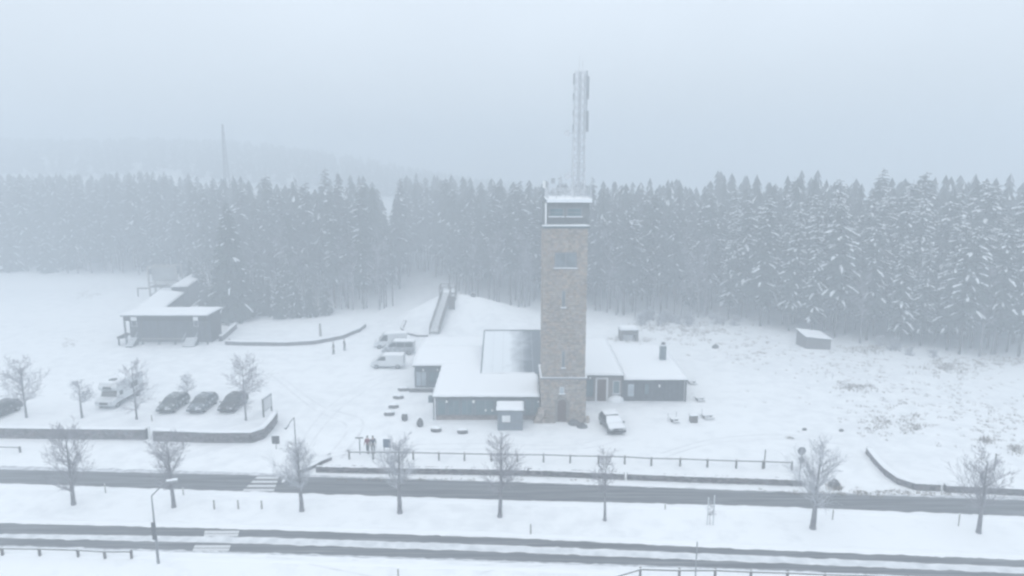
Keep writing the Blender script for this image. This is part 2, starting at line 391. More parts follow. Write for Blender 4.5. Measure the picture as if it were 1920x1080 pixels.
# ploughed snow ridges along the roads
def ridge(line, off, w_, h_, seed):
    mb = MB(); pts = []; px = -700
    while px <= 2600: pts.append(P(px, interp(line, px))); px += 9
    vs = []; prof = [(-1, 0), (-0.6, 0.6), (0, 1), (0.6, 0.55), (1, 0)]
    for p in pts:
        hh = h_ * (0.55 + 0.9 * abs(noise.noise(Vector((p.x * 0.5, seed, 0)))) + 0.3 * noise.noise(Vector((p.x * 2.3, seed, 1))))
        ww = w_ * (0.8 + 0.5 * noise.noise(Vector((p.x * 0.7, seed, 4))))
        for a, b in prof: vs.append((p.x, p.y + off + a * ww, (hh * b if b else -0.02)))
    k = len(prof); mb.add(vs, [(i * k + j, (i + 1) * k + j, (i + 1) * k + j + 1, i * k + j + 1) for i in range(len(pts) - 1) for j in range(k - 1)])
    mb.build('snow_bank', M['snow'], smooth=True, kind='structure')
ridge(R1B, -0.55, 0.45, 0.13, 1.0); ridge(RAT, 0.55, 0.45, 0.13, 2.0); ridge(RBB, -0.95, 0.4, 0.10, 3.0)
# zebra crossings
def zebra(x0a, x1a, x0b, x1b, ya, yb, n, z, fill=0.5):
    root = thing('zebra_crossing', LBL, 'crossing', P((x0b + x1b) / 2, yb))
    for k in range(n):
        t0 = (k + 0.5 - fill / 2) / n; t1 = (k + 0.5 + fill / 2) / n; mb = MB(); v = []
        for t in (t0, t1):
            yy = ya + (yb - ya) * t; v.append((P(x0a + (x0b - x0a) * t, yy), P(x1a + (x1b - x1a) * t, yy)))
        q = [v[1][0], v[1][1], v[0][1], v[0][0]]
        mb.add([(p.x, p.y, z) for p in q], [(0, 1, 2, 3)]); mb.build('stripe', M['paint'], root, world=True)
LBL = 'wide white striped pedestrian crossing on the upper road beside a lamp'
zebra(484, 524, 452, 513, 892, 923, 4, 0.016, 0.55)
LBL = 'short white crossing patch on the far lane of the lower road'
zebra(384, 449, 382, 446, 995.0, 1006.5, 2, 0.020, 0.82)
LBL = 'short white crossing patch on the near lane of the lower road'
zebra(366, 433, 360, 429, 1022, 1034, 2, 0.020, 0.82)
# faint tyre tracks in the snow
def track(pts, wd, name='tyre_track'):
    q_ = [P(*p) for p in pts]; q_ = [q_[0]] + q_ + [q_[-1]]; cr_ = []
    for i in range(1, len(q_) - 2):
        for u in range(12):
            t = u / 12; a, b, c, d = q_[i - 1:i + 3]
            cr_.append(.5 * (2 * b + (c - a) * t + (2 * a - 5 * b + 4 * c - d) * t * t + (3 * b - a - 3 * c + d) * t ** 3))
    pp = resample(cr_ + [q_[-1]], 0.5); mb = MB(); A = []
    for i, p in enumerate(pp):
        d = (pp[min(i + 1, len(pp) - 1)] - pp[max(i - 1, 0)]).normalized(); n = Vector((-d.y, d.x, 0)); k = 1 + 0.5 * noise.noise(p * 0.9)
        for s_ in (-1, 1): 
            q = p + n * s_ * wd * k; A.append((q.x, q.y, gh(q.x, q.y) + 0.012))
    mb.add(A, [(2 * i, 2 * i + 2, 2 * i + 3, 2 * i + 1) for i in range(len(pp) - 1)])
    return mb.build(name, M['trackm'], kind='structure')
M['trackm'] = mat('track_snow', (0.66, 0.69, 0.72), 0.9, scale=0.7, color2=(0.84, 0.865, 0.89))
track([(500, 1044), (540, 1048), (600, 1062), (680, 1078), (760, 1095)], 0.09)
track([(660, 1050), (700, 1058), (780, 1060), (860, 1062), (930, 1058)], 0.09)
track([(900, 1075), (960, 1064), (1050, 1060), (1160, 1063)], 0.07)
track([(520, 700), (600, 760), (680, 790), (640, 860)], 0.14)
track([(505, 700), (585, 765), (650, 800), (610, 860)], 0.14)
track([(530, 905), (548, 870), (570, 820), (620, 760), (690, 715), (740, 700)], 0.12)
track([(545, 905), (566, 870), (590, 822), (640, 765), (705, 722), (752, 708)], 0.12)
track([(540, 868), (700, 838), (900, 832), (1060, 835), (1130, 822)], 0.10)
track([(540, 875), (700, 846), (900, 842), (1080, 842), (1155, 828)], 0.10)
track([(1240, 850), (1330, 825), (1450, 815), (1600, 825)], 0.12)
track([(1240, 860), (1330, 833), (1450, 823), (1590, 834)], 0.12)

# ------------------------------------------------------------------ stone walls
def stone_wall(pts, h, th, label, seed=1, course=0.2, cap=0.14, name='stone_wall', rough=0.03, capw=1.0):
    rng = random.Random(seed); pp = resample([Vector((p[0], p[1], 0)) for p in pts], 0.6)
    base = pp[len(pp) // 2]
    root = thing(name, label, 'wall', (base.x, base.y, 0))
    cum = [0]
    for a, b in zip(pp, pp[1:]): cum.append(cum[-1] + (b - a).length)
    def at(s):
        for i in range(len(pp) - 1):
            if s <= cum[i + 1] or i == len(pp) - 2:
                t = (s - cum[i]) / max(1e-6, cum[i + 1] - cum[i]); return pp[i].lerp(pp[i + 1], t), (pp[i + 1] - pp[i]).normalized()
    mb = MB(); core = MB(); nc = max(1, round(h / course)); ch = h / nc
    for a, b in zip(pp, pp[1:]):
        c = (a + b) / 2; z = gh(c.x, c.y); core.obox((c.x, c.y, z + h / 2 - 0.1), b - a, (b - a).length / 2 + 0.02, th / 2 - 0.05, h / 2 + 0.08 - 0.02)
    for k in range(nc):
        s = -rng.uniform(0, .2)
        while s < cum[-1]:
            L = rng.uniform(0.22, 0.55); s0, s1 = max(0, s), min(cum[-1], s + L); s += L + 0.02
            if s1 - s0 < 0.08: continue
            c, d = at((s0 + s1) / 2); z = gh(c.x, c.y)
            g = rng.uniform(0.65, 1.4); col = (g * rng.uniform(0.97, 1.12), g, g * rng.uniform(0.95, 1.05))
            hh = ch / 2 * rng.uniform(0.82, 0.95)
            mb.obox((c.x, c.y, z + ch * (k + 0.5)), d, (s1 - s0) / 2, th / 2 * rng.uniform(0.93, 1.08), hh, 0, col, rough, rng)
    core.build('mortar', M['mortardark'], root, world=True)
    mb.build('stonework', M['wallstone'], root, world=True, kind='stuff')
    sc = MB(); prof = [(-1, -0.15), (-1.02, 0.35), (-0.7, 0.85), (0, 1.0), (0.7, 0.85), (1.02, 0.35), (1, -0.15)]; vs = []
    for i, p in enumerate(pp):
        d = (pp[min(i + 1, len(pp) - 1)] - pp[max(i - 1, 0)]).normalized(); n = Vector((-d.y, d.x, 0)); z = gh(p.x, p.y) + h
        kk = cap * (1 + 0.7 * noise.noise(p * 0.8))
        for a, b in prof:
            q = p + n * a * (th / 2 + 0.04) * capw; vs.append((q.x, q.y, z + b * kk))
    k = len(prof); fs = [(i * k + j, i * k + j + 1, (i + 1) * k + j + 1, (i + 1) * k + j) for i in range(len(pp) - 1) for j in range(k - 1)]
    fs += [tuple(range(k - 1, -1, -1)), tuple(range((len(pp) - 1) * k, len(pp) * k))]
    fs = [tuple(reversed(f)) for f in fs]
    sc.add(vs, fs); sc.build('snow_cap', M['snow'], root, smooth=True, world=True)
    return root
M['mortardark'] = mat('dark_mortar', (0.07, 0.07, 0.075), 0.95)
def G(lst): return [tuple(P(x, y))[:2] for x, y in lst]
stone_wall(G([(-330, 817), (-150, 818), (0, 820), (140, 822), (276, 823)]), 1.12, 0.5, 'long straight grey stone parking wall running off the left edge', 1)
stone_wall(G([(290, 825), (400, 829), (472, 829), (492, 822), (508, 804), (517, 790)]), 1.12, 0.5, 'grey stone parking wall bending back by the dark parked cars', 2)
stone_wall(G([(424, 646), (480, 648), (540, 648), (590, 645), (640, 635), (672, 622), (684, 613)]), 0.6, 0.5, 'curved low stone wall behind two walkers near the left lodge', 3, course=0.18)
stone_wall(G([(414, 640), (442, 616)]), 0.9, 0.5, 'short slanting stone wall beside the right corner of the lodge', 4)
stone_wall(G([(620, 862), (604, 868), (585, 878), (562, 887)]), 0.35, 0.4, 'short snow-topped stone wall end curving up beside the wall along the road', 5, course=0.17, cap=0.06)
stone_wall(G([(594, 884), (700, 886), (850, 888), (960, 890), (1060, 893), (1170, 898)]), 0.52, 0.45, 'rough low stone wall between rail fence and road, left of the thin tree', 6, course=0.17, cap=0.05, rough=0.06, capw=0.6)
stone_wall(G([(1176, 898), (1300, 903), (1400, 906), (1503, 910)]), 0.52, 0.45, 'rough low stone wall between rail fence and road, ending at round sign', 7, course=0.17, cap=0.05, rough=0.06, capw=0.6)
stone_wall(G([(1628, 850), (1645, 872), (1662, 890), (1685, 907), (1715, 917), (1760, 919)]), 0.62, 0.5, 'curving stone wall sweeping down to the road on the right', 8, cap=0.10)
stone_wall(G([(1771, 921), (1850, 924), (1920, 928), (2100, 936)]), 0.62, 0.5, 'stone wall by the road running off the right edge behind tree', 9, cap=0.08)
stone_wall(G([(760, 609), (753, 617), (766, 627), (782, 631), (802, 631)]), 0.3, 0.45, 'tiny stone wall at the foot of the mound behind the vans', 10, cap=0.05, rough=.08, capw=.6)

# ------------------------------------------------------------------ the stone tower
TY = YG(790); TX0 = X(1017, 700, TY); TX1 = X(1097, 700, TY); TW = TX1 - TX0; TXC = (TX0 + TX1) / 2; TYB = TY + TW
ZL = Z(710, TY); ZT = Z(428, TY); ZR = Z(380, TY)
tower = thing('stone_tower', 'tall square rubble stone lookout tower with antenna cabin on top', 'tower', (TXC, TY + TW / 2, 0))
def win_rect(x0, x1, y0, y1): return (X(x0, y0, TY), X(x1, y0, TY), Z(y1, TY), Z(y0, TY))
W_BIG = win_rect(1040, 1082, 473, 503); W_MID = win_rect(1053, 1061, 545, 577); W_SLIT = win_rect(1053, 1060, 658, 690)
W_LOW = win_rect(1049, 1058, 725, 738); W_DOOR = (X(1045, 760, TY), X(1062, 760, TY), -0.1, Z(748, TY))
rng = random.Random(77)
core = MB(); core.box(TX0 + 0.06, TX1 - 0.06, TY + 0.10, TYB - 0.06, -0.3, ZT)
core.box(TX0 - 0.06, TX1 + 0.06, TY + 0.08, TYB + 0.0, -0.3, ZL - 0.02)
core.build('mortar_core', M['mortar'], tower, world=True)
sm = MB()
def face(u0, u1, z0, z1, put, holes=()):
    z = z0
    while z < z1 - 0.05:
        hgt = min(rng.uniform(0.15, 0.27), z1 - z); u = u0
        if z1 - z - hgt < 0.1: hgt = z1 - z
        while u < u1 - 0.02:
            L = min(rng.uniform(0.17, 0.48), u1 - u)
            if u1 - u - L < 0.12: L = u1 - u
            a, b = u, u + L; zz0, zz1 = z, z + hgt
            for (hx0, hx1, hz0, hz1) in holes:
                if zz1 > hz0 + .03 and zz0 < hz1 - .03:
                    if a < hx0 < b <= hx1: b = hx0
                    elif hx0 <= a < hx1 < b: a = hx1
                    elif a >= hx0 and b <= hx1: a = b
                    elif a < hx0 and b > hx1: b = hx0
            if b - a > 0.07:
                g = rng.uniform(0.76, 1.24); wv = rng.random()
                col = (g * (1.08 if wv < .3 else 0.99), g, g * (0.95 if wv < .3 else 1.06 if wv > .7 else 1.0))
                put(a + .012, b - .012, zz0 + .012, zz1 - .012, rng.uniform(0.0, 0.06), col)
            u += L
        z += hgt
Dp = 0.14
def putfront(off): return lambda a, b, c, d, e_, col: sm.box(a, b, TY - off - e_, TY + Dp - off, c, d, 0, col)
def putleft(off): return lambda a, b, c, d, e_, col: sm.box(TX0 - off - e_, TX0 + 0.1 - off, a, b, c, d, 0, col)
def putright(off): return lambda a, b, c, d, e_, col: sm.box(TX1 - 0.1 + off, TX1 + off + e_, a, b, c, d, 0, col)
face(TX0, TX1, ZL + 0.18, ZT - 0.02, putfront(0.0), [W_BIG, W_MID, W_SLIT])
face(TX0 - 0.12, TX1 + 0.12, 0, ZL - 0.03, putfront(0.12), [W_LOW, W_DOOR])
for pf in (putleft, putright):
    face(TY + 0.2, TYB, ZL + 0.18, ZT - 0.02, pf(0.0)); face(TY + 0.05, TYB, 0, ZL - 0.03, pf(0.12))
# flared footing stones
for k in range(60):
    side = rng.random() < 0.55
    x = rng.uniform(TX0 - 0.65, TX0 - 0.1) if side else rng.choice([rng.uniform(TX0, W_DOOR[0] - 0.3), rng.uniform(W_DOOR[1] + 0.3, TX1 + 0.5)])
    hh = rng.uniform(0.15, 0.3); g = rng.uniform(0.6, 1.3)
    zc = rng.uniform(0, 1.6) * (1 - (TX0 - x) / 0.8) if side else rng.uniform(0, 0.35)
    sm.box(x - rng.uniform(.15, .3), x + rng.uniform(.15, .3), TY - 0.42 - rng.uniform(0, .2), TY + 0.3, max(-0.1, zc - hh), zc + hh, 0, (g, g * .96, g * .95))
sm.build('stonework', M['stone'], tower, world=True, kind='stuff')
mb = MB(); mb.box(TX0 - 0.24, TX1 + 0.24, TY - 0.26, TYB + 0.2, ZL, ZL + 0.15); mb.build('string_course', M['metal'], tower, world=True)
mb = MB(); mb.box(TX0 - 0.26, TX1 + 0.26, TY - 0.20 + .18, TYB + 0.2, ZL + 0.152, ZL + 0.17); mb.box(TX0 - 0.22, TX1 + 0.22, TY - 0.24, TY - 0.07, ZL + 0.152, ZL + 0.19); mb.build('ledge_snow', M['clump'], tower, world=True)
def window(root, r, Y, frame=M['trim'], pane=M['glass'], mull=1, cross=0, dep=0.06, fw=0.07, sill=True, snow=True, name='window', proud=0.03):
    """r=(x0,x1,z0,z1) in a wall facing the camera whose face is at Y; frame stands proud of it"""
    x0, x1, z0, z1 = r; f = MB(); ya, yb = Y - proud, Y + dep
    f.box(x0, x0 + fw, ya, yb, z0, z1); f.box(x1 - fw, x1, ya, yb, z0, z1)
    f.box(x0 + fw, x1 - fw, ya, yb, z0, z0 + fw); f.box(x0 + fw, x1 - fw, ya, yb, z1 - fw, z1)
    for k in range(mull):
        c = x0 + (x1 - x0) * (k + 1) / (mull + 1); f.box(c - fw / 2.4, c + fw / 2.4, ya + .006, yb, z0 + fw, z1 - fw)
    for k in range(cross):
        c = z0 + (z1 - z0) * (k + 1) / (cross + 1); f.box(x0 + fw, x1 - fw, ya + .010, yb, c - fw / 3, c + fw / 3)
    fo = f.build(name, frame, root, world=True)
    p = MB(); p.box(x0 + fw * .9, x1 - fw * .9, ya + 0.022, yb + 0.01, z0 + fw * .9, z1 - fw * .9); p.build('pane', pane, fo, world=True)
    if sill:
        s = MB(); s.box(x0 - 0.1, x1 + 0.1, Y - proud - 0.14, Y + 0.05, z0 - 0.09, z0 - 0.004); s.build('sill', M['metal'], fo, world=True)
        if snow:
            s = MB(); s.box(x0 - 0.09, x1 + 0.09, Y - proud - 0.13, ya - 0.004, z0, z0 + 0.075); s.build('sill_snow', M['snow'], fo, world=True)
    return fo
window(tower, W_BIG, TY, frame=M['metal'], pane=M['glass2'], mull=1, fw=0.12, dep=0.14)
window(tower, W_MID, TY, frame=M['mortar'], pane=M['glass2'], mull=0, dep=0.14)
window(tower, W_SLIT, TY, frame=M['mortar'], pane=M['glass2'], mull=0, dep=0.14)
window(tower, W_LOW, TY - 0.12, frame=M['trim'], pane=M['glassbright'], mull=0, dep=0.14)
# door with arched head
dx0, dx1, _, dz = W_DOOR; dc = (dx0 + dx1) / 2; dr = (dx1 - dx0) / 2; sp = dz - dr
def archpoly(r, s, n=9): return [(dc - r, 0.0)] + [(dc - r * cos(pi * k / n), s + r * sin(pi * k / n)) for k in range(n + 1)] + [(dc + r, 0.0)]
def xzprism(mb, poly, y0, y1, mi=0):
    n = len(poly); vs = [(x, y0, z) for x, z in poly] + [(x, y1, z) for x, z in poly]
    mb.add(vs, [tuple(range(n)), tuple(range(2 * n - 1, n - 1, -1))] + [((i + 1) % n, i, n + i, n + (i + 1) % n) for i in range(n)], mi)
dm = MB(); xzprism(dm, archpoly(dr - 0.02, sp), TY - 0.14, TY + 0.1); dob = dm.build('door', M['door'], tower, world=True)
hm = MB(); hm.tube((dc + dr * .6, TY - 0.2, 1.05), (dc + dr * .6, TY - 0.13, 1.05), 0.03); hm.build('handle', M['metal'], dob, world=True)
am = MB()
for k in range(11):
    t0, t1 = pi * k / 11, pi * (k + 0.9) / 11; q = []
    for t, r in ((t0, dr), (t1, dr), (t1, dr + .28), (t0, dr + .28)): q.append((dc - r * cos(t), sp + r * sin(t)))
    xzprism(am, q[::-1], TY - 0.24, TY - 0.05)
for s_ in (-1, 1):
    for k in range(6): am.box(*sorted((dc + s_ * (dr + 0.01), dc + s_ * (dr + 0.24 + .07 * (k % 2)))), TY - 0.22 - .01 * (k % 3), TY - 0.05, sp * k / 6 + .01, sp * (k + 1) / 6 - .01)
am.build('door_surround', M['stoneplain'] if 'stoneplain' in M else mat('dressed_stone', (0.24, 0.225, 0.21), 0.9, var=0.2, scale=5), tower, world=True)
# snowy ledge, cabin, slab, railing
C0, C1 = TX0 - 0.0, TX1 + 0.12
mb = MB(); mb.box(TX0 - 0.15, TX1 + 0.2, TY - 0.15, TYB + 0.1, ZT, ZT + 0.22); mb.build('cornice', M['slate'], tower, world=True)
mb = MB(); snow_slab(mb, [(TX0 - .1, TY - .12, ZT + .22), (TX1 + .15, TY - .12, ZT + .22), (TX1 + .15, TY + .35, ZT + .22), (TX0 - .1, TY + .35, ZT + .22)], 0.16, 20, 4); mb.build('cornice_snow', M['snow'], tower, world=True)
mb = MB(); mb.box(C0, C1, TY + 0.12, TYB, ZT + 0.224, ZR); mb.build('cabin', M['cabin'] if 'cabin' in M else mat('cabin_metal', (0.15, 0.165, 0.17), 0.6, var=0.2, scale=2), tower, world=True)
for (a, b) in ((1030, 1057), (1063, 1091)):
    window(tower, (X(a, 400, TY), X(b, 400, TY), Z(407, TY), Z(390, TY)), TY + 0.12, frame=M['metal'], pane=M['glass'], mull=0, cross=1, fw=0.08, name='cabin_window')
for k in range(16):
    x = C0 + 0.12 + (C1 - C0 - .24) * k / 15
    mb = MB(); mb.box(x - 0.04, x + 0.04, TY + 0.075, TY + 0.118, ZT + 0.42, Z(411, TY) - .1); mb.build('cabin_rib', M['slate'], tower, world=True)
mb = MB(); mb.box(TX0 + 0.25, TX1 + 0.38, TY - 0.25, TYB + 0.3, ZR, ZR + 0.3); mb.build('roof_slab', M['slate'], tower, world=True)
mb = MB(); snow_slab(mb, [(TX0 + .27, TY - .24, ZR + .3), (TX1 + .36, TY - .24, ZR + .3), (TX1 + .36, TYB + .28, ZR + .3), (TX0 + .27, TYB + .28, ZR + .3)], 0.2, 22, 18); mb.build('roof_snow', M['snow'], tower, world=True)
def frontsnow(): pass
# face snow on the slab edge (rime)
mb = MB(); mb.box(TX0 + .3, TX1 + .36, TY - 0.285, TY - 0.252, ZR + 0.03, ZR + 0.30); mb.build('edge_rime', M['clump'], tower, world=True)
zr = ZR + 0.3; hr = 1.0; corners = [(TX0 + .35, TY - .15), (TX1 + .28, TY - .15), (TX1 + .28, TYB + .2), (TX0 + .35, TYB + .2)]
for i in range(4):
    a, b = Vector(corners[i]), Vector(corners[(i + 1) % 4])
    for z in (0.35, 0.68, 1.0):
        mb = MB(); mb.tube((a.x, a.y, zr + z * hr), (b.x, b.y, zr + z * hr), 0.045 if z == 1 else 0.03, n=6); mb.build('rail', M['rime_haze_steel'], tower, world=True)
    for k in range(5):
        p = a.lerp(b, k / 5); mb = MB(); mb.tube((p.x, p.y, zr), (p.x, p.y, zr + hr), 0.04, n=6); mb.build('rail_post', M['rime_haze_steel'], tower, world=True)
# white downpipe / antenna on left corner, small aerials
ax = X(1023, 400, TY)
def aerial(label, px, y0, y1, r, m, Y, box=False, name='antenna', base=None):
    x = X(px, (y0 + y1) / 2, Y); z1, z0 = Z(y0, Y), Z(y1, Y); t = thing(name, label, 'antenna', (x, Y, z0))
    mb = MB()
    if box: mb.box(-r, r, -r * .6, r * .6, 0, z1 - z0)
    else: mb.tube((0, 0, 0), (0, 0, z1 - z0), r, n=10)
    mb.build('radome', m, t, smooth=False)
    mb = MB()
    for zz in (0.25, 0.75):
        z_ = (z1 - z0) * zz; mb.box(-0.03, max(0.05, TX0 + .37 - x if z0 > ZR else C0 - x + .05), -0.03, 0.03, z_ - .03, z_ + .03)
        if z0 <= ZR + .2: mb.box(max(0.02, C0 - x - .02), max(0.05, C0 - x + .05), -0.03, TY + .2 - Y, z_ - .03, z_ + .03)
    mb.build('bracket', M['metal'], t)
    return t
aerial('long white antenna tube on the left corner of the tower cabin', 1023.5, 380, 420, 0.10, M['white'], TY - 0.08)
aerial('short white antenna drum above the tower left corner', 1020.5, 339, 352, 0.17, M['white'], TY - 0.1)
aerial('thin pale antenna rod beside the tower left corner', 1028, 334, 372, 0.03, M['rime_haze_steel'], TY - 0.12)
aerial('slim rod aerial standing at the tower right corner', 1097, 340, 372, 0.03, M['rime_haze_steel'], TY - 0.12)
aerial('small grey antenna box standing right of the mast foot', 1104, 348, 366, 0.16, M['panel'], TY - .1, box=True)
aerial('slim rod aerial left of the mast foot', 1050, 336, 370, 0.035, M['rime_haze_steel'], TY + .1)
aerial('small grey antenna box on tower railing left of the mast', 1037, 334, 344, 0.2, M['panel'], TY + 0.1, box=True)

# lattice mast
MX, MY = X(1085, 300, TY + 2.6), TY + 2.6; mz0 = ZR + 0.3; mz1 = Z(135, MY)
mast = thing('lattice_mast', 'tall haze-pale lattice radio mast rising from the tower roof', 'mast', (MX, MY, mz0))
hw0, hw1 = 0.62, 0.52
Hm = mz1 - mz0; nb = 15
def cornr(k, z): s_ = hw0 + (hw1 - hw0) * z / Hm; return Vector(((s_ if k in (1, 2) else -s_), (s_ if k in (2, 3) else -s_), z))
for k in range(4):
    mb = MB(); mb.tube(cornr(k, 0), cornr(k, Hm), 0.075, 0.06, n=6); mb.build('mast_leg', M['rime_haze_steel'], mast)
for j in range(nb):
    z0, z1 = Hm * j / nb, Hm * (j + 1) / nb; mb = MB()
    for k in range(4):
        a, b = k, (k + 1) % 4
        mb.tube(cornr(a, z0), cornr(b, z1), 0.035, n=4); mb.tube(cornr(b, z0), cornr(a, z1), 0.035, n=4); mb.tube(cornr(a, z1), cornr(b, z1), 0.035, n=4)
    mb.build('bracing', M['rime_haze_steel'], mast)
mb = MB(); mb.tube((0.0, 0, 0), (0.0, 0, Hm), 0.16, n=8); mb.build('cable_duct', M['rime_haze_steel'], mast)
for (z_, sx, hh) in ((.52, -1, .9), (.6, 1, .5), (.66, -1, .5), (.7, 1, 1.2), (.78, -1, .7), (.86, 1, .5), (.9, -1, 1.1), (.96, 1, .6)):
    mb = MB(); mb.box(*sorted((sx * .56, sx * .74)), -.45, -.3, Hm * z_, Hm * z_ + hh); mb.build('radio_unit', M['panel'], mast)
mb = MB(); mb.tube((-0.1, 0, Hm), (-0.1, 0, Z(105, MY) - mz0), 0.04, 0.02, n=6); mb.tube((.25, 0, Hm), (.25, 0, Hm + 1.1), 0.03, n=6); mb.build('whip', M['rime_haze_steel'], mast)
for (y0, y1, lb) in ((143, 186, 'upper long grey antenna panel on the right of the mast'), (208, 247, 'lower long grey antenna panel on the right of the mast')):
    z1, z0 = Z(y0, MY), Z(y1, MY); xx = X(1100, 190, MY)
    t = thing('sector_antenna', lb, 'antenna', (xx, MY, z0), 0, 'antenna panels on the mast')
    mb = MB(); mb.box(-0.23, 0.23, -0.16, 0.12, 0, z1 - z0); mb.build('housing', M['panel'], t)
    mb = MB()
    for q in (.2, .8): mb.box(MX - xx + .5, -0.2, -0.04, 0.04, (z1 - z0) * q - .04, (z1 - z0) * q + .04)
    mb.build('bracket', M['metal'], t)
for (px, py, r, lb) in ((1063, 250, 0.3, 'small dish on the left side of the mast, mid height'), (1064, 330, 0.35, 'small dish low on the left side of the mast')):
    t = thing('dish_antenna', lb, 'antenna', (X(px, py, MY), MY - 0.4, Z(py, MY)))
    mb = MB(); mb.tube((0, -0.1, 0), (0, 0.08, 0), r, r * .5, n=14); mb.build('dish', M['rime_haze_steel'], t)
    mb = MB(); mb.tube((0, 0.08, 0), (MX - X(px, py, MY) - .5, 0.05, 0), 0.03, n=5); mb.build('bracket', M['metal'], t)

# ------------------------------------------------------------------ buildings
def boards(root, x0, x1, Y, z0, z1, m, wd=0.16, seed=1, holes=()):
    r_ = random.Random(seed); mb = MB(); x = x0
    while x < x1 - 0.02:
        b = min(x + wd, x1); g = r_.uniform(0.75, 1.3); segs = [(z0, z1)]
        for (a0, a1, c0, c1) in holes:
            if b > a0 and x < a1:
                ns = []
                for (p, q) in segs:
                    if c0 > p: ns.append((p, min(q, c0)))
                    if c1 < q: ns.append((max(p, c1), q))
                segs = ns
        for (p, q) in segs:
            if q - p > .03: mb.box(x + .006, b - .006, Y - 0.022 - r_.uniform(0, .008), Y + 0.01, p, q, 0, (g, g, g))
        x = b
    mb.build('cladding_boards', m, root, world=True, kind='stuff')
def wall_lamp(label, px, py, Y, r=0.13):
    t = thing('wall_lamp', label, 'lamp', (X(px, py, Y), Y - 0.16, Z(py, Y)))
    mb = MB(); mb.blob((0, -0.02, 0), r, r, r * 1.2, amp=0, nu=10, nv=8); mb.build('globe', M['lamp'], t, smooth=True)
    mb = MB(); mb.box(-0.03, 0.03, r * .7, 0.14, -0.04, 0.04); mb.build('bracket', M['metaldark'], t); return t
# --- front hall
FY = YG(787); fx0 = X(817, 765, FY); fx1 = TX0 - 0.30; fz = Z(745, FY)
BY = YG(728)                                         # face of the set-back rear hall
hall = thing('visitor_centre', 'long low snow-roofed hall joined to the left of the tower', 'building', ((fx0 + fx1) / 2, FY + 3, 0))
mb = MB(); mb.box(fx0, fx1, FY, BY + 0.2, -0.2, fz - .004); mb.build('front_wall', M['slate'], hall, world=True)
mb = MB(); px0 = fx0
pr = random.Random(5); zz = 0
for row in range(5):
    x = fx0 - (0.2 if row % 2 else 0)
    while x < fx1:
        b = x + 0.42; g = pr.uniform(.7, 1.3); mb.box(max(x, fx0) + .008, min(b, fx1) - .008, FY - 0.06, FY + 0.02, row * 0.1 + .006, row * .1 + .094, 0, (g, g, g)); x = b
mb.build('plinth_bricks', M['brick'], hall, world=True, kind='stuff')
mb = MB(); mb.box(fx0 - .25, fx1, FY - .3, BY + .2, fz, fz + .16); mb.build('roof', M['trimdark'], hall, world=True)
mb = MB(); snow_slab(mb, [(fx0 - .28, FY - .33, fz + .16), (fx1 + .02, FY - .33, fz + .16), (fx1 + .02, BY + .25, fz + .5), (fx0 - .28, BY + .25, fz + .5)], 0.26, 30, 24, 1.0); mb.build('roof_snow', M['snow'], hall, smooth=True, world=True)
for k, (a, b) in enumerate(((820, 836), (840, 862), (865, 886), (891, 929), (984, 996), (1000, 1011))):
    window(hall, (X(a, 760, FY), X(b, 760, FY), Z(778, FY), Z(750, FY)), FY, frame=M['metal'], pane=M['glass'], mull=1 if b - a > 18 else 0, cross=0, fw=0.06, sill=False, name='window')
wall_lamp('white globe lamp near the left end of the hall front', 838, 752, FY)
wall_lamp('white globe lamp at the middle of the hall front windows', 888, 752, FY, .16)
wall_lamp('left one of two low white lamps beside the kiosk', 911, 768, FY, .12)
wall_lamp('right one of two low white lamps beside the kiosk', 923, 768, FY, .12)
wall_lamp('white lamp between the kiosk and the tower', 1009, 752, FY, .1)
mb = MB(); mb.box(fx0 - .85, fx0 - .27, FY + .4, FY + .9, fz - .75, fz - .1); mb.build('side_vent', M['slate'], hall, world=True)
mb = MB(); mb.box(fx0 - .26, fx0 - .16, FY - .12, FY - .02, 0.0, fz); mb.build('corner_post', M['metaldark'], hall, world=True)
# --- rear hall
rx0 = X(777, 705, BY); rz = Z(687, BY); RY2 = 96.0; xe = X(833, 690, BY)
rear = thing('rear_hall', 'set-back rear hall with snowy roof and dark glazed entrance', 'building', ((rx0 + fx1) / 2, BY + 6, 0))
mb = MB(); mb.box(rx0, TX1 - .3, BY + 0.204, RY2, -0.2, rz); mb.build('wall', M['slate'], rear, world=True)
mb = MB(); mb.box(rx0 - .2, xe + .05, BY - .25, BY + .2, rz, rz + .15); mb.box(rx0 - .2, TX1 - .1, BY + .2, RY2 + .3, rz, rz + .15); mb.build('roof', M['trimdark'], rear, world=True)
ym = BY + 6.5
mb = MB()
snow_slab(mb, [(rx0 - .22, BY - .27, rz + .15), (TX1 + .05, BY - .27, rz + .15 + .02), (TX1 + .05, ym, rz + .75), (rx0 - .22, ym, rz + .75)], 0.24, 30, 12, 3.0)
snow_slab(mb, [(rx0 - .22, ym, rz + .75), (TX1 + .05, ym, rz + .75), (TX1 + .05, RY2 + .3, rz + .16), (rx0 - .22, RY2 + .3, rz + .16)], 0.24, 30, 12, 3.0)
mb.build('roof_snow', M['snow'], rear, smooth=True, world=True)
window(rear, (X(779, 710, BY), X(800, 710, BY), 0.15, Z(697, BY)), BY + .2, frame=M['trimdark'], pane=M['glassbright'], mull=1, fw=.07, sill=False, name='glazed_door')
window(rear, (X(804, 710, BY), X(826, 710, BY), 0.6, Z(697, BY)), BY + .2, frame=M['trimdark'], pane=M['glass'], mull=1, fw=.07, sill=False)
wall_lamp('white lamp left above the rear hall entrance', 794, 693, BY + .2, .13)
wall_lamp('white lamp right above the rear hall entrance', 821, 693, BY + .2, .13)
mb = MB(); mb.box(X(768, 730, BY - 1), X(812, 730, BY - 1), BY - 1.6, BY - .9, 0, .28); mb.build('entrance_step', M['rock'], rear, world=True)
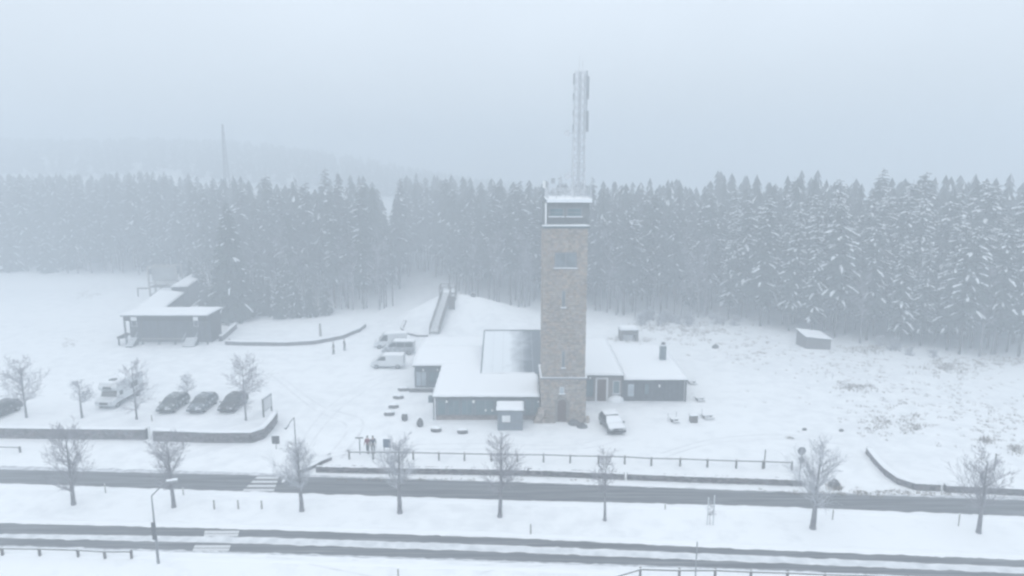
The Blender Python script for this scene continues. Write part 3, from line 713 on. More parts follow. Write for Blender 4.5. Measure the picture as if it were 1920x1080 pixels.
# --- raised roof of the hall where the snow has slid off
PY0 = YG(700, rz + .3); pz0 = Z(700, PY0); PY1 = 89.5; pz1 = Z(620, PY1)
px0, px1 = X(904, 700, PY0), TX1 - .5
raised = thing('raised_roof_hall', 'raised sloping hall roof left of tower with dark patch of slid snow', 'building', ((px0 + px1) / 2, (PY0 + PY1) / 2, 0))
mb = MB(); v = [(px0 + .1, PY0 + .1), (px1, PY0 + .1), (px1, PY1), (px0 + .1, PY1)]; mb.prism(v, fz + .1, [pz0 - .25, pz0 - .25, pz1 - .18, pz1 - .18]); mb.build('wall', M['slate'], raised, world=True)
mb = MB(); mb.add([(px0 - .1, PY0 - .1, pz0 - .12), (px1 - .05, PY0 - .1, pz0 - .12), (px1 - .05, PY1, pz1 - .12), (px0 - .1, PY1, pz1 - .12), (px0 - .1, PY0 - .1, pz0), (px1 - .05, PY0 - .1, pz0), (px1 - .05, PY1, pz1), (px0 - .1, PY1, pz1)],
    [(3, 2, 1, 0), (4, 5, 6, 7), (0, 1, 5, 4), (1, 2, 6, 5), (2, 3, 7, 6), (3, 0, 4, 7)]); mb.build('roof', M['melt'], raised, world=True)
mb = MB(); mb.box(px0 - .16, px0 - .105, PY0 - .05, PY0 + .05, pz0 - .1, pz0)
for (a, b) in (((px0 - .1, PY0 - .13, pz0 + .01), (px1, PY0 - .13, pz0 + .01)), ((px0 - .13, PY0 - .1, pz0 + .02), (px0 - .13, PY1, pz1 + .02)), ((px0 - .1, PY1, pz1 + .06), (px1, PY1, pz1 + .06))):
    mb.tube(a, b, 0.07, n=6)
mb.build('edge_trim', M['slate'], raised, world=True)
for k in range(1, 9):
    x = px0 + (px1 - px0) * k / 9; mb = MB(); mb.tube((x, PY0 - .1, pz0 + .012), (x, PY1, pz1 + .012), 0.022, n=4); mb.build('roof_seam', M['rime_haze_steel'], raised, world=True)
# bare strip of front roof under the slide
mb = MB(); q = []
for k in range(24):
    t = 2 * pi * k / 24; q.append((X(952, 710, 76.4) + 2.6 * cos(t) * (1 + .15 * sin(3 * t)), 76.45 + .30 * sin(t)))
# --- east wing
EY = YG(752); ez = Z(705, EY); ex0, ex1 = TX1 + .15, X(1168, 730, EY)
east = thing('east_wing', 'grey plastered wing right of the tower with pale framed door', 'building', ((ex0 + ex1) / 2, EY + 5, 0))
mb = MB(); mb.box(ex0 - .3, ex1, EY, 93, -.2, ez); mb.build('wall', M['plaster'], east, world=True)
mb = MB(); mb.box(ex0 - .25, ex1, EY - .25, 93.2, ez + .002, ez + .15); mb.build('roof', M['trimdark'], east, world=True)
mb = MB(); snow_slab(mb, [(ex0 - .2, EY - .28, ez + .15), (ex1 - .02, EY - .28, ez + .15), (ex1 - .02, 93.2, ez + .5), (ex0 - .2, 93.2, ez + .5)], 0.22, 14, 24, 5.0); mb.build('roof_snow', M['snow'], east, smooth=True, world=True)
window(east, (X(1099, 730, EY), X(1113, 730, EY), Z(744, EY), Z(711, EY)), EY, frame=M['trimdark'], pane=M['glass'], mull=1, fw=.06, sill=False)
dfr = MB(); a, b = X(1116, 730, EY), X(1140, 730, EY); dzt = Z(708, EY)
dfr.box(a, a + .22, EY - .08, EY + .02, 0, dzt); dfr.box(b - .22, b, EY - .08, EY + .02, 0, dzt); dfr.box(a + .22, b - .22, EY - .08, EY + .02, dzt - .2, dzt)
do = dfr.build('door_frame', M['trim'], east, world=True)
mb = MB(); mb.box(a + .222, b - .222, EY - .04, EY + .02, .02, dzt - .202); mb.build('door', M['door'], do, world=True)
window(east, (X(1149, 730, EY), X(1162, 730, EY), Z(738, EY), Z(714, EY)), EY, frame=M['trim'], pane=M['glass'], mull=0, fw=.06)
wall_lamp('small white lamp above the window next to the tower', 1106, 708, EY, .1)
mb = MB(); mb.tube((ex1 - .12, EY - .07, 0), (ex1 - .12, EY - .07, ez), .05, n=8); mb.build('downpipe', M['metaldark'], east, world=True)
# snow heap and bushes at its foot
mb = MB(); c = P(1154, 752); mb.blob((0, 0, 0), 1.0, .6, .75, 3, half=True); t = mb.build('snow_heap', M['snow'], smooth=True); t.location = c; tag(t, 'small heap of snow against the east wing wall', 'snow heap')
# --- dark annex
az = Z(713, EY); ax0, ax1 = ex1 + .004, X(1283, 730, EY)
annex = thing('dark_annex', 'dark timber-clad annex at the right end of the building row', 'building', ((ax0 + ax1) / 2, EY + 5, 0))
mb = MB(); mb.box(ax0, ax1, EY + .02, 91.5, -.2, az); mb.build('wall', M['clad'], annex, world=True)
H1 = (X(1176, 730, EY), X(1190, 730, EY), Z(744, EY), Z(719, EY)); H2 = (X(1208, 730, EY), X(1218, 730, EY), Z(740, EY), Z(719, EY)); H3 = (X(1226, 730, EY), X(1268, 730, EY), .25, Z(719, EY))
boards(annex, ax0, ax1, EY + .02, 0, az - .1, M['clad'], holes=(H1, H2))
window(annex, H1, EY, frame=M['trimdark'], pane=M['glassbright'], mull=0, sill=False); window(annex, H2, EY, frame=M['trimdark'], pane=M['glass'], mull=0, sill=False)
mb = MB(); mb.box(ax0 + .01, ax1 + .3, EY - .3, 91.7, az + .002, az + .14); mb.build('roof', M['trimdark'], annex, world=True)
mb = MB(); snow_slab(mb, [(ax0 + .02, EY - .33, az + .14), (ax1 + .32, EY - .33, az + .14), (ax1 + .32, 91.7, az + .5), (ax0 + .02, 91.7, az + .5)], 0.26, 16, 24, 7.0); mb.build('roof_snow', M['snow'], annex, smooth=True, world=True)
wall_lamp('white lamp on the dark annex wall', 1236, 723, EY, .14)
mb = MB(); mb.box(ax1 + .02, ax1 + .2, EY - .25, EY - .08, 0, az + .06); mb.build('end_post', M['metaldark'], annex, world=True)
# chimney on the annex
cy = 84.5; cx = X(1244, 660, cy); cz0, cz1 = az + .25, Z(645, cy)
mb = MB(); mb.box(cx - .36, cx + .36, cy, cy + .7, cz0, cz1 - .25); mb.build('chimney', M['slate'], annex, world=True)
mb = MB(); mb.box(cx - .2, cx + .2, cy + .15, cy + .55, cz1 - .246, cz1 + .1); mb.build('chimney_pot', M['metaldark'], annex, world=True)
mb = MB(); mb.box(cx - .46, cx + .46, cy - .1, cy + .1, cz1 - .246, cz1 - .15); mb.build('chimney_snow', M['snow'], annex, world=True)

# --- kiosk
KY = YG(807); kx0, kx1 = X(933, 790, KY), X(980, 790, KY); kz = Z(771, KY)
kiosk = thing('kiosk', 'small grey kiosk with thick snow roof in front of the hall', 'kiosk', ((kx0 + kx1) / 2, KY + 1, 0))
mb = MB(); mb.box(kx0, kx1, KY, KY + 2.3, 0, kz); mb.build('wall', M['slate2'] if 'slate2' in M else mat('kiosk_board', (0.17, 0.20, 0.23), 0.7, var=0.12, scale=3), kiosk, world=True)
window(kiosk, (X(941, 785, KY), X(957, 785, KY), Z(792, KY), Z(779, KY)), KY, frame=M['trim'], pane=M['white'], mull=1, fw=.05, sill=False, name='poster_board')
mb = MB(); mb.box(kx0 - .08, kx1 + .08, KY - .1, KY + 2.45, kz + .002, kz + .1); mb.build('roof', M['trimdark'], kiosk, world=True)
mb = MB(); snow_slab(mb, [(kx0 - .1, KY - .12, kz + .1), (kx1 + .1, KY - .12, kz + .1), (kx1 + .1, KY + 2.5, kz + .1), (kx0 - .1, KY + 2.5, kz + .1)], 0.24, 12, 10, 2.0); mb.build('roof_snow', M['snow'], kiosk, smooth=True, world=True)
mb = MB(); mb.box(kx0 + .004, kx1 - .004, KY - .03, KY - .002, .85, .92); mb.build('counter_ledge', M['metal'], kiosk, world=True)

# --- left lodge
LY = YG(646); lx0, lx1 = X(233, 620, LY), X(388, 620, LY); lz = Z(593, LY)
lodge = thing('timber_lodge', 'dark timber lodge with flat snowy roof at left field edge', 'building', ((lx0 + lx1) / 2, LY + 3, 0))
lyb = LY + 1.6
mb = MB(); mb.box(lx0, lx1, lyb, LY + 5.2, -.2, lz); mb.build('wall', M['clad'], lodge, world=True)
mb = MB(); mb.box(lx0, lx1, LY + .01, lyb - .004, lz - .75, lz - .004); mb.build('canopy_fascia', M['clad'], lodge, world=True)
for k in range(6):
    x = lx0 + .1 + (lx1 - lx0 - .2) * k / 5; mb = MB(); mb.box(x - .1, x + .1, LY + .02, LY + .22, 0, lz - .754); mb.build('post', M['trimdark'], lodge, world=True)
boards(lodge, lx0, lx1, lyb, 0, lz - .76, M['clad'], wd=.2, seed=3)
mb = MB(); mb.box(lx0 - .3, lx1 + .3, LY - .2, LY + 5.5, lz, lz + .16); mb.build('roof', M['trimdark'], lodge, world=True)
mb = MB(); snow_slab(mb, [(lx0 - .3, LY - .22, lz + .16), (lx1 + .3, LY - .22, lz + .16), (lx1 + .3, LY + 5.5, lz + .16), (lx0 - .3, LY + 5.5, lz + .16)], 0.26, 20, 12, 4.0); mb.build('roof_snow', M['snow'], lodge, smooth=True, world=True)
for a, b in ((246, 257), (363, 372)):
    window(lodge, (X(a, 605, lyb), X(b, 605, lyb), Z(617, LY), Z(603, LY)), LY + .01 if False else lyb, frame=M['trim'], pane=M['white'], mull=0, sill=False, name='lit_window' if False else 'window')
    mb = MB(); mb.box(X(a, 608, LY), X(b, 608, LY), LY - .06, LY + .008, lz - .68, lz - .1); mb.build('notice_board', M['white'], lodge, world=True)
for a in (263, 295, 325):
    window(lodge, (X(a - 7, 618, lyb), X(a + 7, 618, lyb), 1.3, 2.1), lyb, frame=M['trimdark'], pane=M['glass'], mull=1, sill=False)
mb = MB(); mb.box(X(223, 630, LY), lx0 - .01, LY - .6, LY + 2, 1.1, 1.35); mb.box(X(224, 630, LY), X(226, 630, LY), LY - .5, LY - .35, 0, 1.1); mb.box(X(224, 630, LY), X(226, 630, LY), LY + 1.7, LY + 1.85, 0, 1.1); mb.build('side_deck', M['clad'], lodge, world=True)
for k, (a, b) in enumerate(((246, 259), (350, 372))):
    mb = MB(); x0, x1 = X(a, 640, LY), X(b, 640, LY)
    for s_ in range(5): mb.box(x0, x1, LY - 1.6 + .33 * s_, LY + .0, .0 + .2 * s_, .2 + .2 * s_ - .004)
    st = mb.build('steps', M['trimdark'], lodge, world=True)
    mb = MB()
    for s_ in range(5): mb.box(x0 + .03, x1 - .03, LY - 1.62 + .33 * s_, LY - 1.29 + .33 * s_ - .01, .2 + .2 * s_, .31 + .2 * s_)
    mb.build('step_snow', M['snow'], st, world=True)
    mb = MB()
    for xx in (x0, x1): mb.tube((xx, LY - 1.5, .9), (xx, LY - .02, 1.9), .05, n=6); mb.tube((xx, LY - 1.5, 0), (xx, LY - 1.5, .9), .05, n=6)
    mb.build('handrail', M['rime_haze_steel'], st, world=True)
mb = MB(); mb.box(lx0 + 2.5, lx1 - 3.5, LY - .15, LY + .02, .9, 1.0); mb.build('porch_rail', M['woodpale'], lodge, world=True)
# generic building from its four roof corners seen in the photo
def roofed(label, cs, zt, ridge_up, wallm, name='outbuilding', wallh=None, snow=.22, tilt=None, cat='building'):
    pts = [P(x, y, z_) for (x, y), z_ in zip(cs, zt)]
    c = sum(pts, Vector()) / 4; root = thing(name, label, cat, (c.x, c.y, gh(c.x, c.y)))
    ins = [(c.x + (p.x - c.x) * .93, c.y + (p.y - c.y) * .93) for p in pts]
    mb = MB(); mb.prism(ins, -.2, [p.z - .14 for p in pts]); mb.build('wall', wallm, root, world=True)
    mb = MB(); n = 4; vs = [(p.x, p.y, p.z - .12) for p in pts] + [(p.x, p.y, p.z) for p in pts]
    mb.add(vs, [(3, 2, 1, 0), (4, 5, 6, 7), (0, 1, 5, 4), (1, 2, 6, 5), (2, 3, 7, 6), (3, 0, 4, 7)]); mb.build('roof', M['trimdark'], root, world=True)
    mb = MB(); snow_slab(mb, [(p.x, p.y, p.z + .003) for p in pts], snow, 12, 12, 6.0); mb.build('roof_snow', M['snow'], root, smooth=True, world=True)
    return root
b1 = roofed('long snowy-roofed outbuilding directly behind the timber lodge', [(256, 580), (306, 580), (346, 549), (300, 543)], [4.6, 4.2, 4.2, 4.6], 0, M['clad'])
b2 = roofed('farther snowy-roofed outbuilding beside the timber frame and spruce', [(318, 539), (352, 538), (389, 511), (362, 513)], [4.4, 4.0, 4.2, 4.6], 0, M['clad'])
# shed on the right
shed = roofed('small grey shed with slanted snow roof at right wood edge', [(1512, 632), (1561, 637), (1538, 621), (1492, 616)], [2.1, 1.75, 2.2, 2.75], 0, M['shedm'] if 'shedm' in M else mat('shed_boards', (0.14, 0.135, 0.135), 0.85, var=0.25, scale=3), name='shed', snow=.14, cat='shed')
# small open hut behind the row
hy = YG(641); hx0, hx1 = X(1163, 630, hy), X(1197, 630, hy); hz = Z(621, hy)
hut = thing('open_shelter', 'little open-fronted shelter with snow roof behind the east wing', 'shelter', ((hx0 + hx1) / 2, hy + 1, gh(0, 0)))
mb = MB(); mb.box(hx0, hx1, hy + 1.8, hy + 2.0, 0, hz); mb.box(hx0, hx0 + .45, hy, hy + 1.8, 0, hz); mb.box(hx1 - .45, hx1, hy, hy + 1.8, 0, hz); mb.box(hx0 + .45, hx1 - .45, hy, hy + .2, hz - .5, hz - .004); mb.build('wall', M['wood'], hut, world=True)
mb = MB(); mb.box(hx0 - .05, hx1 + .05, hy - .1, hy + 2.2, hz, hz + .1); mb.build('roof', M['trimdark'], hut, world=True)
mb = MB(); snow_slab(mb, [(hx0 + .05, hy - .05, hz + .1), (hx1 - .05, hy - .05, hz + .1), (hx1 - .05, hy + 2.1, hz + .1), (hx0 + .05, hy + 2.1, hz + .1)], 0.6, 10, 8, 8.0); mb.build('roof_snow', M['snow'], hut, smooth=True, world=True)
mb = MB(); mb.box(hx0 + .6, hx1 - .6, hy + .9, hy + 1.3, 0, .9); mb.build('bench_seat', M['snow'], hut, world=True)

# ------------------------------------------------------------------ mound with stairs and platform
SB = P(814, 627); SBv = Vector((SB.x, SB.y, 0))
top = Vector((X(838, 552, 118.5), 118.5, 5.2))
dirv = (top - Vector((SB.x, SB.y, .1))); nst = 30
stair = thing('mound_staircase', 'long straight snowy staircase climbing the round mound', 'stairs', (SB.x, SB.y, 0))
hd = Vector((dirv.x, dirv.y, 0)).normalized(); nn = Vector((-hd.y, hd.x, 0)); run = hypot(dirv.x, dirv.y); wd = .75
for k in range(nst):
    c = Vector((SB.x, SB.y, 0)) + hd * run * (k + .5) / nst; z = .35 + 4.9 * (k + 1) / nst
    mb = MB(); mb.obox((c.x, c.y, z - .06), hd, run / nst / 2 * .95, wd, .08); mb.build('step', M['woodpale'], stair, world=True)
mb = MB()
for k in range(nst):
    c = Vector((SB.x, SB.y, 0)) + hd * run * (k + .5) / nst; z = .35 + 4.9 * (k + 1) / nst; mb.obox((c.x, c.y, z + .065), hd, run / nst / 2 * .9, wd * .9, .04)
mb.build('step_snow', M['snow'], stair, world=True)
for s_ in (-1, 1):
    a = Vector((SB.x, SB.y, .35)) + nn * s_ * wd; b = Vector((top.x, top.y, 5.25)) + nn * s_ * wd
    mb = MB(); mb.tube(a + Vector((0, 0, -.1)), b + Vector((0, 0, -.1)), .13, n=6); mb.build('stringer', M['wood'], stair, world=True)
    for zz in (.55, 1.0): mb = MB(); mb.tube(a + Vector((0, 0, zz)), b + Vector((0, 0, zz)), .055, n=6); mb.build('handrail', M['wood'], stair, world=True)
    for k in range(12):
        p = a.lerp(b, k / 11); mb = MB(); mb.tube(p + Vector((0, 0, -.3)), p + Vector((0, 0, 1.0)), .055, n=6); mb.build('baluster', M['wood'], stair, world=True)
pc = Vector((X(840, 552, 119.8), 119.8, 5.3))
plat = thing('mound_platform', 'small railed lookout platform on top of the round mound', 'platform', (pc.x, pc.y, 5.2))
mb = MB(); mb.box(-1.4, 1.4, -1.2, 1.2, -.2, .1); mb.build('deck', M['wood'], plat)
mb = MB(); snow_slab(mb, [(-1.3, -1.1, .1), (1.3, -1.1, .1), (1.3, 1.1, .1), (-1.3, 1.1, .1)], .12, 6, 6); mb.build('deck_snow', M['snow'], plat, smooth=True)
for x, y in ((-1.35, -1.1), (1.35, -1.1), (1.35, 1.1), (-1.35, 1.1), (0, 1.1)):
    mb = MB(); mb.box(x - .08, x + .08, y - .08, y + .08, -2.2, 1.3); mb.build('post', M['wood'], plat)
for z in (.6, 1.2):
    mb = MB(); mb.box(-1.35, 1.35, 1.08, 1.14, z, z + .1); mb.box(-1.38, -1.32, -1.1, 1.1, z + .01, z + .1); mb.box(1.32, 1.38, -1.1, 1.1, z + .01, z + .1); mb.build('rail', M['wood'], plat)
bp = Vector((X(843, 570, 116.3), 116.3, 0)); 
ib = thing('info_board', 'dark upright board standing on the mound beside the stairs', 'board', (bp.x + .35, bp.y, gh(bp.x, bp.y) - .1))
mb = MB(); mb.box(-.5, .5, -.05, .05, .2, 2.4); mb.build('panel', M['wood'], ib)
mb = MB(); mb.box(-.56, -.5, -.06, .06, -.3, 2.5); mb.box(.5, .56, -.06, .06, -.3, 2.5); mb.build('post', M['trimdark'], ib)
# ------------------------------------------------------------------ vehicles
def wheel(root, x, y, r=.32, wd_=.2):
    mb = MB(); mb.tube((0, -wd_ / 2, 0), (0, wd_ / 2, 0), r, n=16); o = mb.build('wheel', M['rubber'], root); o.location = (x, y, r)
    mb = MB(); mb.tube((0, -wd_ / 2 - .01, 0), (0, wd_ / 2 + .01, 0), r * .6, n=12); mb.build('rim', M['rim'], o)
def car(label, loc, rz, body, L=4.3, W=1.78, H=1.48, snow=False, group=None, kind='hatch', cat='car', name='parked_car'):
    root = thing(name, label, cat, loc, rz, group); h = L / 2; hw = W / 2
    if kind == 'hatch':
        low = [(h - .02, .32), (h, .55), (h - .12, .72), (h - .95, .90), (h - 1.15, .95), (-h + .25, .98), (-h + .03, .9), (-h, .5), (-h + .06, .28)]
        belt = .95; up = [(h - 1.12, belt), (h - 1.85, H - .06), (h - 2.3, H), (-h + .85, H - .02), (-h + .5, H - .1), (-h + .12, belt)]
        glasses = [((h - 1.45, h - 1.9), 0)]
    else:      # van: short bonnet, tall body
        low = [(h - .02, .35), (h, .7), (h - .1, 1.0), (h - .75, 1.15), (-h + .02, 1.15), (-h, .4)]
        belt = 1.13; up = [(h - .7, belt), (h - 1.45, H - .08), (h - 1.8, H), (-h + .12, H), (-h + .03, H - .15), (-h + .02, belt)]
    b = MB(); b.side(low[::-1], hw); 
    bo = b.build('body', body, root)
    bev = bo.modifiers.new('bevel', 'BEVEL'); bev.width = .05; bev.segments = 2; bev.limit_method = 'ANGLE'
    c = MB(); c.side(up[::-1], hw * .97, hw * .78 if kind == 'hatch' else hw * .9, belt, H); co = c.build('cabin', body, root)
    bev = co.modifiers.new('bevel', 'BEVEL'); bev.width = .04; bev.segments = 2; bev.limit_method = 'ANGLE'
    def onside(x, z, s_):
        t = (z - belt) / (H - belt); e0, e1 = hw * .97, (hw * .78 if kind == 'hatch' else hw * .9); return (x, s_ * (e0 + (e1 - e0) * t + .012), z)
    zt = H - .14; zb = belt + .05
    f0, f1 = up[0][0], up[1][0]; fx = lambda z: f0 + (f1 - f0) * (z - belt) / (up[1][1] - belt)
    rb = up[-1][0]; rt = up[-2][0]; rxx = lambda z: rb + (rt - rb) * (z - belt) / (up[-2][1] - belt)
    if kind == 'hatch': rng_ = [(fx, -.15, None), (None, None, None)]; splits = [(None, .0), (-.05, None)]
    spl = [(0.02, -0.9), (-0.98, None)] if kind == 'hatch' else [(None, None)]
    segs = []
    xf = lambda z: fx(z) - .12; xr = lambda z: rxx(z) + .14
    midx = 0.05
    if kind == 'hatch': segs = [(xf, lambda z: midx + .03), (lambda z: midx - .03, xr)]
    elif kind == 'minibus': segs = [(xf, lambda z: h - 2.1), (lambda z: h - 2.2, lambda z: h - 3.3), (lambda z: h - 3.4, xr)]
    else: segs = [(xf, lambda z: h - 2.05)]
    for s_ in (-1, 1):
        for (p, q) in segs:
            g = MB(); vs = [onside(p(zb), zb, s_), onside(p(zt), zt, s_), onside(q(zt), zt, s_), onside(q(zb), zb, s_)]
            inn = [(x, y - s_ * .02, z) for x, y, z in vs]; fs = [(0, 1, 2, 3), (7, 6, 5, 4), (0, 4, 5, 1), (1, 5, 6, 2), (2, 6, 7, 3), (3, 7, 4, 0)]
            g.add(vs + inn, [tuple(reversed(f)) if s_ > 0 else f for f in fs]); g.build('side_window', M['carglass'], root)
    def cross(fn, sg, nm, a_, c_):
        g = MB(); vs = []
        for z in (a_, c_):
            t = (z - belt) / (H - belt); e = (hw * .97 + ((hw * .78 if kind == 'hatch' else hw * .9) - hw * .97) * t) - .07
            vs += [(fn(z) + sg * .015, -e, z), (fn(z) + sg * .015, e, z)]
        inn = [(x - sg * .03, y, z) for x, y, z in vs]; g.add(vs + inn, [(0, 1, 3, 2), (6, 7, 5, 4), (0, 4, 5, 1), (1, 5, 7, 3), (3, 7, 6, 2), (2, 6, 4, 0)]); return g.build(nm, M['carglass'], root)
    cross(fx, 1, 'windscreen', belt + .03, up[1][1] - .03)
    if kind != 'van': cross(rxx, -1, 'rear_window', belt + .06, up[-2][1] - .06)
    for s_ in (-1, 1):
        g = MB(); g.box(h - .14, h + .012, *sorted((s_ * (hw - .38), s_ * (hw - .06))), .6, .74); g.build('headlight', M['headlens'], root)
        g = MB(); g.box(-h - .012, -h + .1, *sorted((s_ * (hw - .26), s_ * (hw - .05))), .7, .9); g.build('tail_light', M['tail'], root)
        g = MB(); g.box(f0 - .12, f0 + .06, *sorted((s_ * (hw + .01), s_ * (hw + .17))), belt - .02, belt + .12); g.build('mirror', body, root)
    g = MB(); g.box(h - .06, h + .02, -.45, .45, .38, .52); g.build('grille', M['rubber'], root)
    for x in (h - .82, -h + .78):
        for s_ in (-1, 1): wheel(root, x, s_ * (hw - .1))
    if snow:
        th = .13 if snow is True else snow
        g = MB(); snow_slab(g, [(up[-3][0] - .1, -hw * .8, H - .01), (up[2][0] + .1, -hw * .8, H - .01), (up[2][0] + .1, hw * .8, H - .01), (up[-3][0] - .1, hw * .8, H - .01)], th, 10, 8); g.build('roof_snow', M['snow'], root, smooth=True)
        g = MB(); a = (h - .12, .76); b_ = (h - 1.0, .93) if kind == 'hatch' else (h - .72, 1.14)
        snow_slab(g, [(b_[0], -hw * .93, b_[1]), (a[0], -hw * .93, a[1]), (a[0], hw * .93, a[1]), (b_[0], hw * .93, b_[1])], th * .8, 8, 8); g.build('bonnet_snow', M['snow'], root, smooth=True)
        if snow is True:
            g = MB(); snow_slab(g, [(up[1][0] - .02, -hw * .8, H - .05), (up[0][0] + .02, -hw * .92, belt + .0), (up[0][0] + .02, hw * .92, belt + .0), (up[1][0] - .02, hw * .8, H - .05)], th * .7, 6, 8); g.build('windscreen_snow', M['snow'], root, smooth=True)
    return root
GP = 'cars parked behind the stone wall'
def face_dir(p0, p1): a, b = P(*p0), P(*p1); return atan2(b.y - a.y, b.x - a.x)
car('dark green car parked nearest the motorhome behind the stone wall', P(326, 765), R(267), M['cargreen'], group=GP, H=1.5)
car('slate blue car parked between two darker cars behind the wall', P(381, 765), R(268), M['carblue'], group=GP, H=1.5)
car('black car parked beside the bare tree and slanted board', P(438, 764), R(267), M['carblack'], group=GP, H=1.52)
car('dark car cut by the left photo edge behind the wall', P(2, 778), R(262), M['carblack'], group=GP)
car('snow-covered dark car parked right of the tower door', P(1147, 803), R(279), M['carblack'], snow=True, L=4.2, H=1.5)
car('silver minibus with dark windows parked between two white vans', P(748, 662), R(180), M['cargrey'], L=4.7, W=1.95, H=1.95, kind='minibus', cat='van', name='parked_van', snow=.12, group='vans parked beside the hall')
car('white panel van parked nearest, dark windscreen facing left', P(728, 688), R(180), M['carwhite'], L=4.5, W=1.9, H=1.85, kind='van', cat='van', name='parked_van', snow=.1, group='vans parked beside the hall')
car('farthest white van half hidden behind the silver minibus', P(733, 650), R(188), M['carwhite'], L=5.0, W=2.0, H=2.2, kind='van', cat='van', name='parked_van', snow=.15, group='vans parked beside the hall')
# motorhome
mh = thing('motorhome', 'white motorhome with overcab bed parked at the end of the row', 'motorhome', P(226, 752), R(266))
prof = [(2.9, .4), (3.0, .75), (2.9, 1.0), (2.2, 1.2), (1.95, 1.25), (1.65, 1.85), (2.0, 2.0), (2.15, 2.35), (1.9, 2.75), (-2.9, 2.8), (-3.0, 2.6), (-3.0, .5)]
mb = MB(); mb.side(prof[::-1], 1.1); bo = mb.build('body', M['carwhite'], mh); bv = bo.modifiers.new('bevel', 'BEVEL'); bv.width = .06; bv.segments = 2; bv.limit_method = 'ANGLE'
mb = MB(); mb.add([(2.0, -.9, 1.27), (2.0, .9, 1.27), (1.68, .85, 1.84), (1.68, -.85, 1.84), (1.9, -.9, 1.2), (1.9, .9, 1.2), (1.6, .85, 1.8), (1.6, -.85, 1.8)], [(0, 1, 2, 3), (7, 6, 5, 4), (0, 4, 5, 1), (1, 5, 6, 2), (2, 6, 7, 3), (3, 7, 4, 0)]); mb.build('windscreen', M['carglass'], mh)
mb = MB(); mb.box(2.08, 2.17, -.5, .5, 2.15, 2.45); mb.build('overcab_window', M['carglass'], mh)
mb = MB(); mb.box(2.92, 3.02, -.5, .5, .62, .85); mb.build('grille', M['rubber'], mh)
for s_ in (-1, 1):
    mb = MB(); mb.box(1.0, 1.6, *sorted((s_ * 1.09, s_ * 1.115)), 1.3, 1.8); mb.build('cab_window', M['carglass'], mh)
    mb = MB(); mb.box(-1.9, -.6, *sorted((s_ * 1.09, s_ * 1.115)), 1.45, 2.05); mb.build('side_window', M['carglass'], mh)
    mb = MB(); mb.box(2.88, 3.01, *sorted((s_ * .65, s_ * 1.0)), .72, .9); mb.build('headlight', M['headlens'], mh)
    mb = MB(); mb.box(-2.9, 2.3, *sorted((s_ * 1.09, s_ * 1.108)), .45, .62); mb.build('side_skirt', M['rubber'], mh)
    for x in (2.0, -1.9): wheel(mh, x, s_ * .98, .34)
mb = MB(); snow_slab(mb, [(-2.9, -1.03, 2.79), (1.85, -1.03, 2.76), (1.85, 1.03, 2.76), (-2.9, 1.03, 2.79)], .12, 12, 6); mb.build('roof_snow', M['snow'], mh, smooth=True)
mb = MB(); mb.box(.6, 1.2, -.35, .35, 2.8, 3.02); mb.build('roof_hatch', M['carglass'], mh)

# ------------------------------------------------------------------ fences, posts, signs, lamps
def rail_fence(label, posts, rails, h, label_posts=None, r=.07, snowy=True, m=None):
    m = m or M['wood']
    c = P(*posts[len(posts) // 2]); root = thing('rail_fence', label, 'fence', (c.x, c.y, 0))
    pts = [P(*p) for p in posts]
    for p in pts: mb = MB(); mb.box(p.x - r, p.x + r, p.y - r, p.y + r, -.1, h); mb.build('post', m, root, world=True)
    for zf in rails:
        for a, b in zip(pts, pts[1:]):
            mb = MB(); d = b - a; mb.obox(((a.x + b.x) / 2, (a.y + b.y) / 2 - r - .03, h * zf), d, d.length / 2 - .003, .03, .05); mb.build('rail', m, root, world=True)
            if snowy and zf == rails[0]:
                mb = MB(); mb.obox(((a.x + b.x) / 2, (a.y + b.y) / 2 - r - .03, h * zf + .07), d, d.length / 2 - .02, .03, .018); mb.build('rail_snow', M['snow'], root, world=True)
    return root
rail_fence('long timber rail fence in front of the tower car park', [(655, 861), (700, 861), (775, 862), (823, 863), (871, 864), (921, 865), (970, 866), (1019, 866), (1069, 868), (1122, 869), (1171, 870), (1221, 873), (1275, 874), (1326, 876), (1380, 878), (1430, 879), (1484, 881)], (.9,), .85)
rail_fence('timber rail fence along lower road at the bottom left corner', [(-130, 1041), (-60, 1042), (5, 1041), (75, 1042), (147, 1044), (197, 1047), (247, 1047)], (.95,), .62)
rail_fence('timber rail fence at the bottom right corner of the view', [(1135, 1108), (1200, 1088), (1273, 1090), (1340, 1090), (1407, 1093), (1475, 1095), (1545, 1098), (1620, 1100), (1700, 1104), (1780, 1107), (1860, 1110), (1940, 1113)], (.92,), .95)
rail_fence('short low barrier with one end post left of parking wall', [(-40, 846), (38, 848)], (.9,), .6)
def post(label, px, y0, y1, r=.05, m=None, cap=False, name='marker_post', group=None, Y=None):
    b = P(px, y1); h = Z(y0, b.y) ; root = thing(name, label, 'post', (b.x, b.y, gh(b.x, b.y)), 0, group)
    mb = MB(); mb.tube((0, 0, -.1), (0, 0, h), r, r * .9, n=8); mb.build('shaft', m or M['woodpale'], root)
    mb = MB(); mb.tube((0, 0, h), (0, 0, h + .05), r * 1.05, r * .5, n=8); mb.build('snow_cap', M['snow'], root); return root
GB = 'bollards on the snowy strip near the crossing'
post('leftmost of three pale bollards on the strip below the crossing', 402, 937, 954, .075, group=GB)
post('middle one of three pale bollards on the strip below the crossing', 447, 937, 954, .075, group=GB)
post('rightmost of three pale bollards on the strip below the crossing', 491, 938, 954, .075, group=GB)
post('single thin post on the snow strip right of centre tree', 995, 982, 1003, .06)
post('thin marker post by the upper road between two left trees', 198, 908, 924, .05)
post('thin marker post by the road right of the second tree', 344, 915, 928, .05)
post('short marker post below the upper road right of thin tree', 1247, 945, 955, .05)
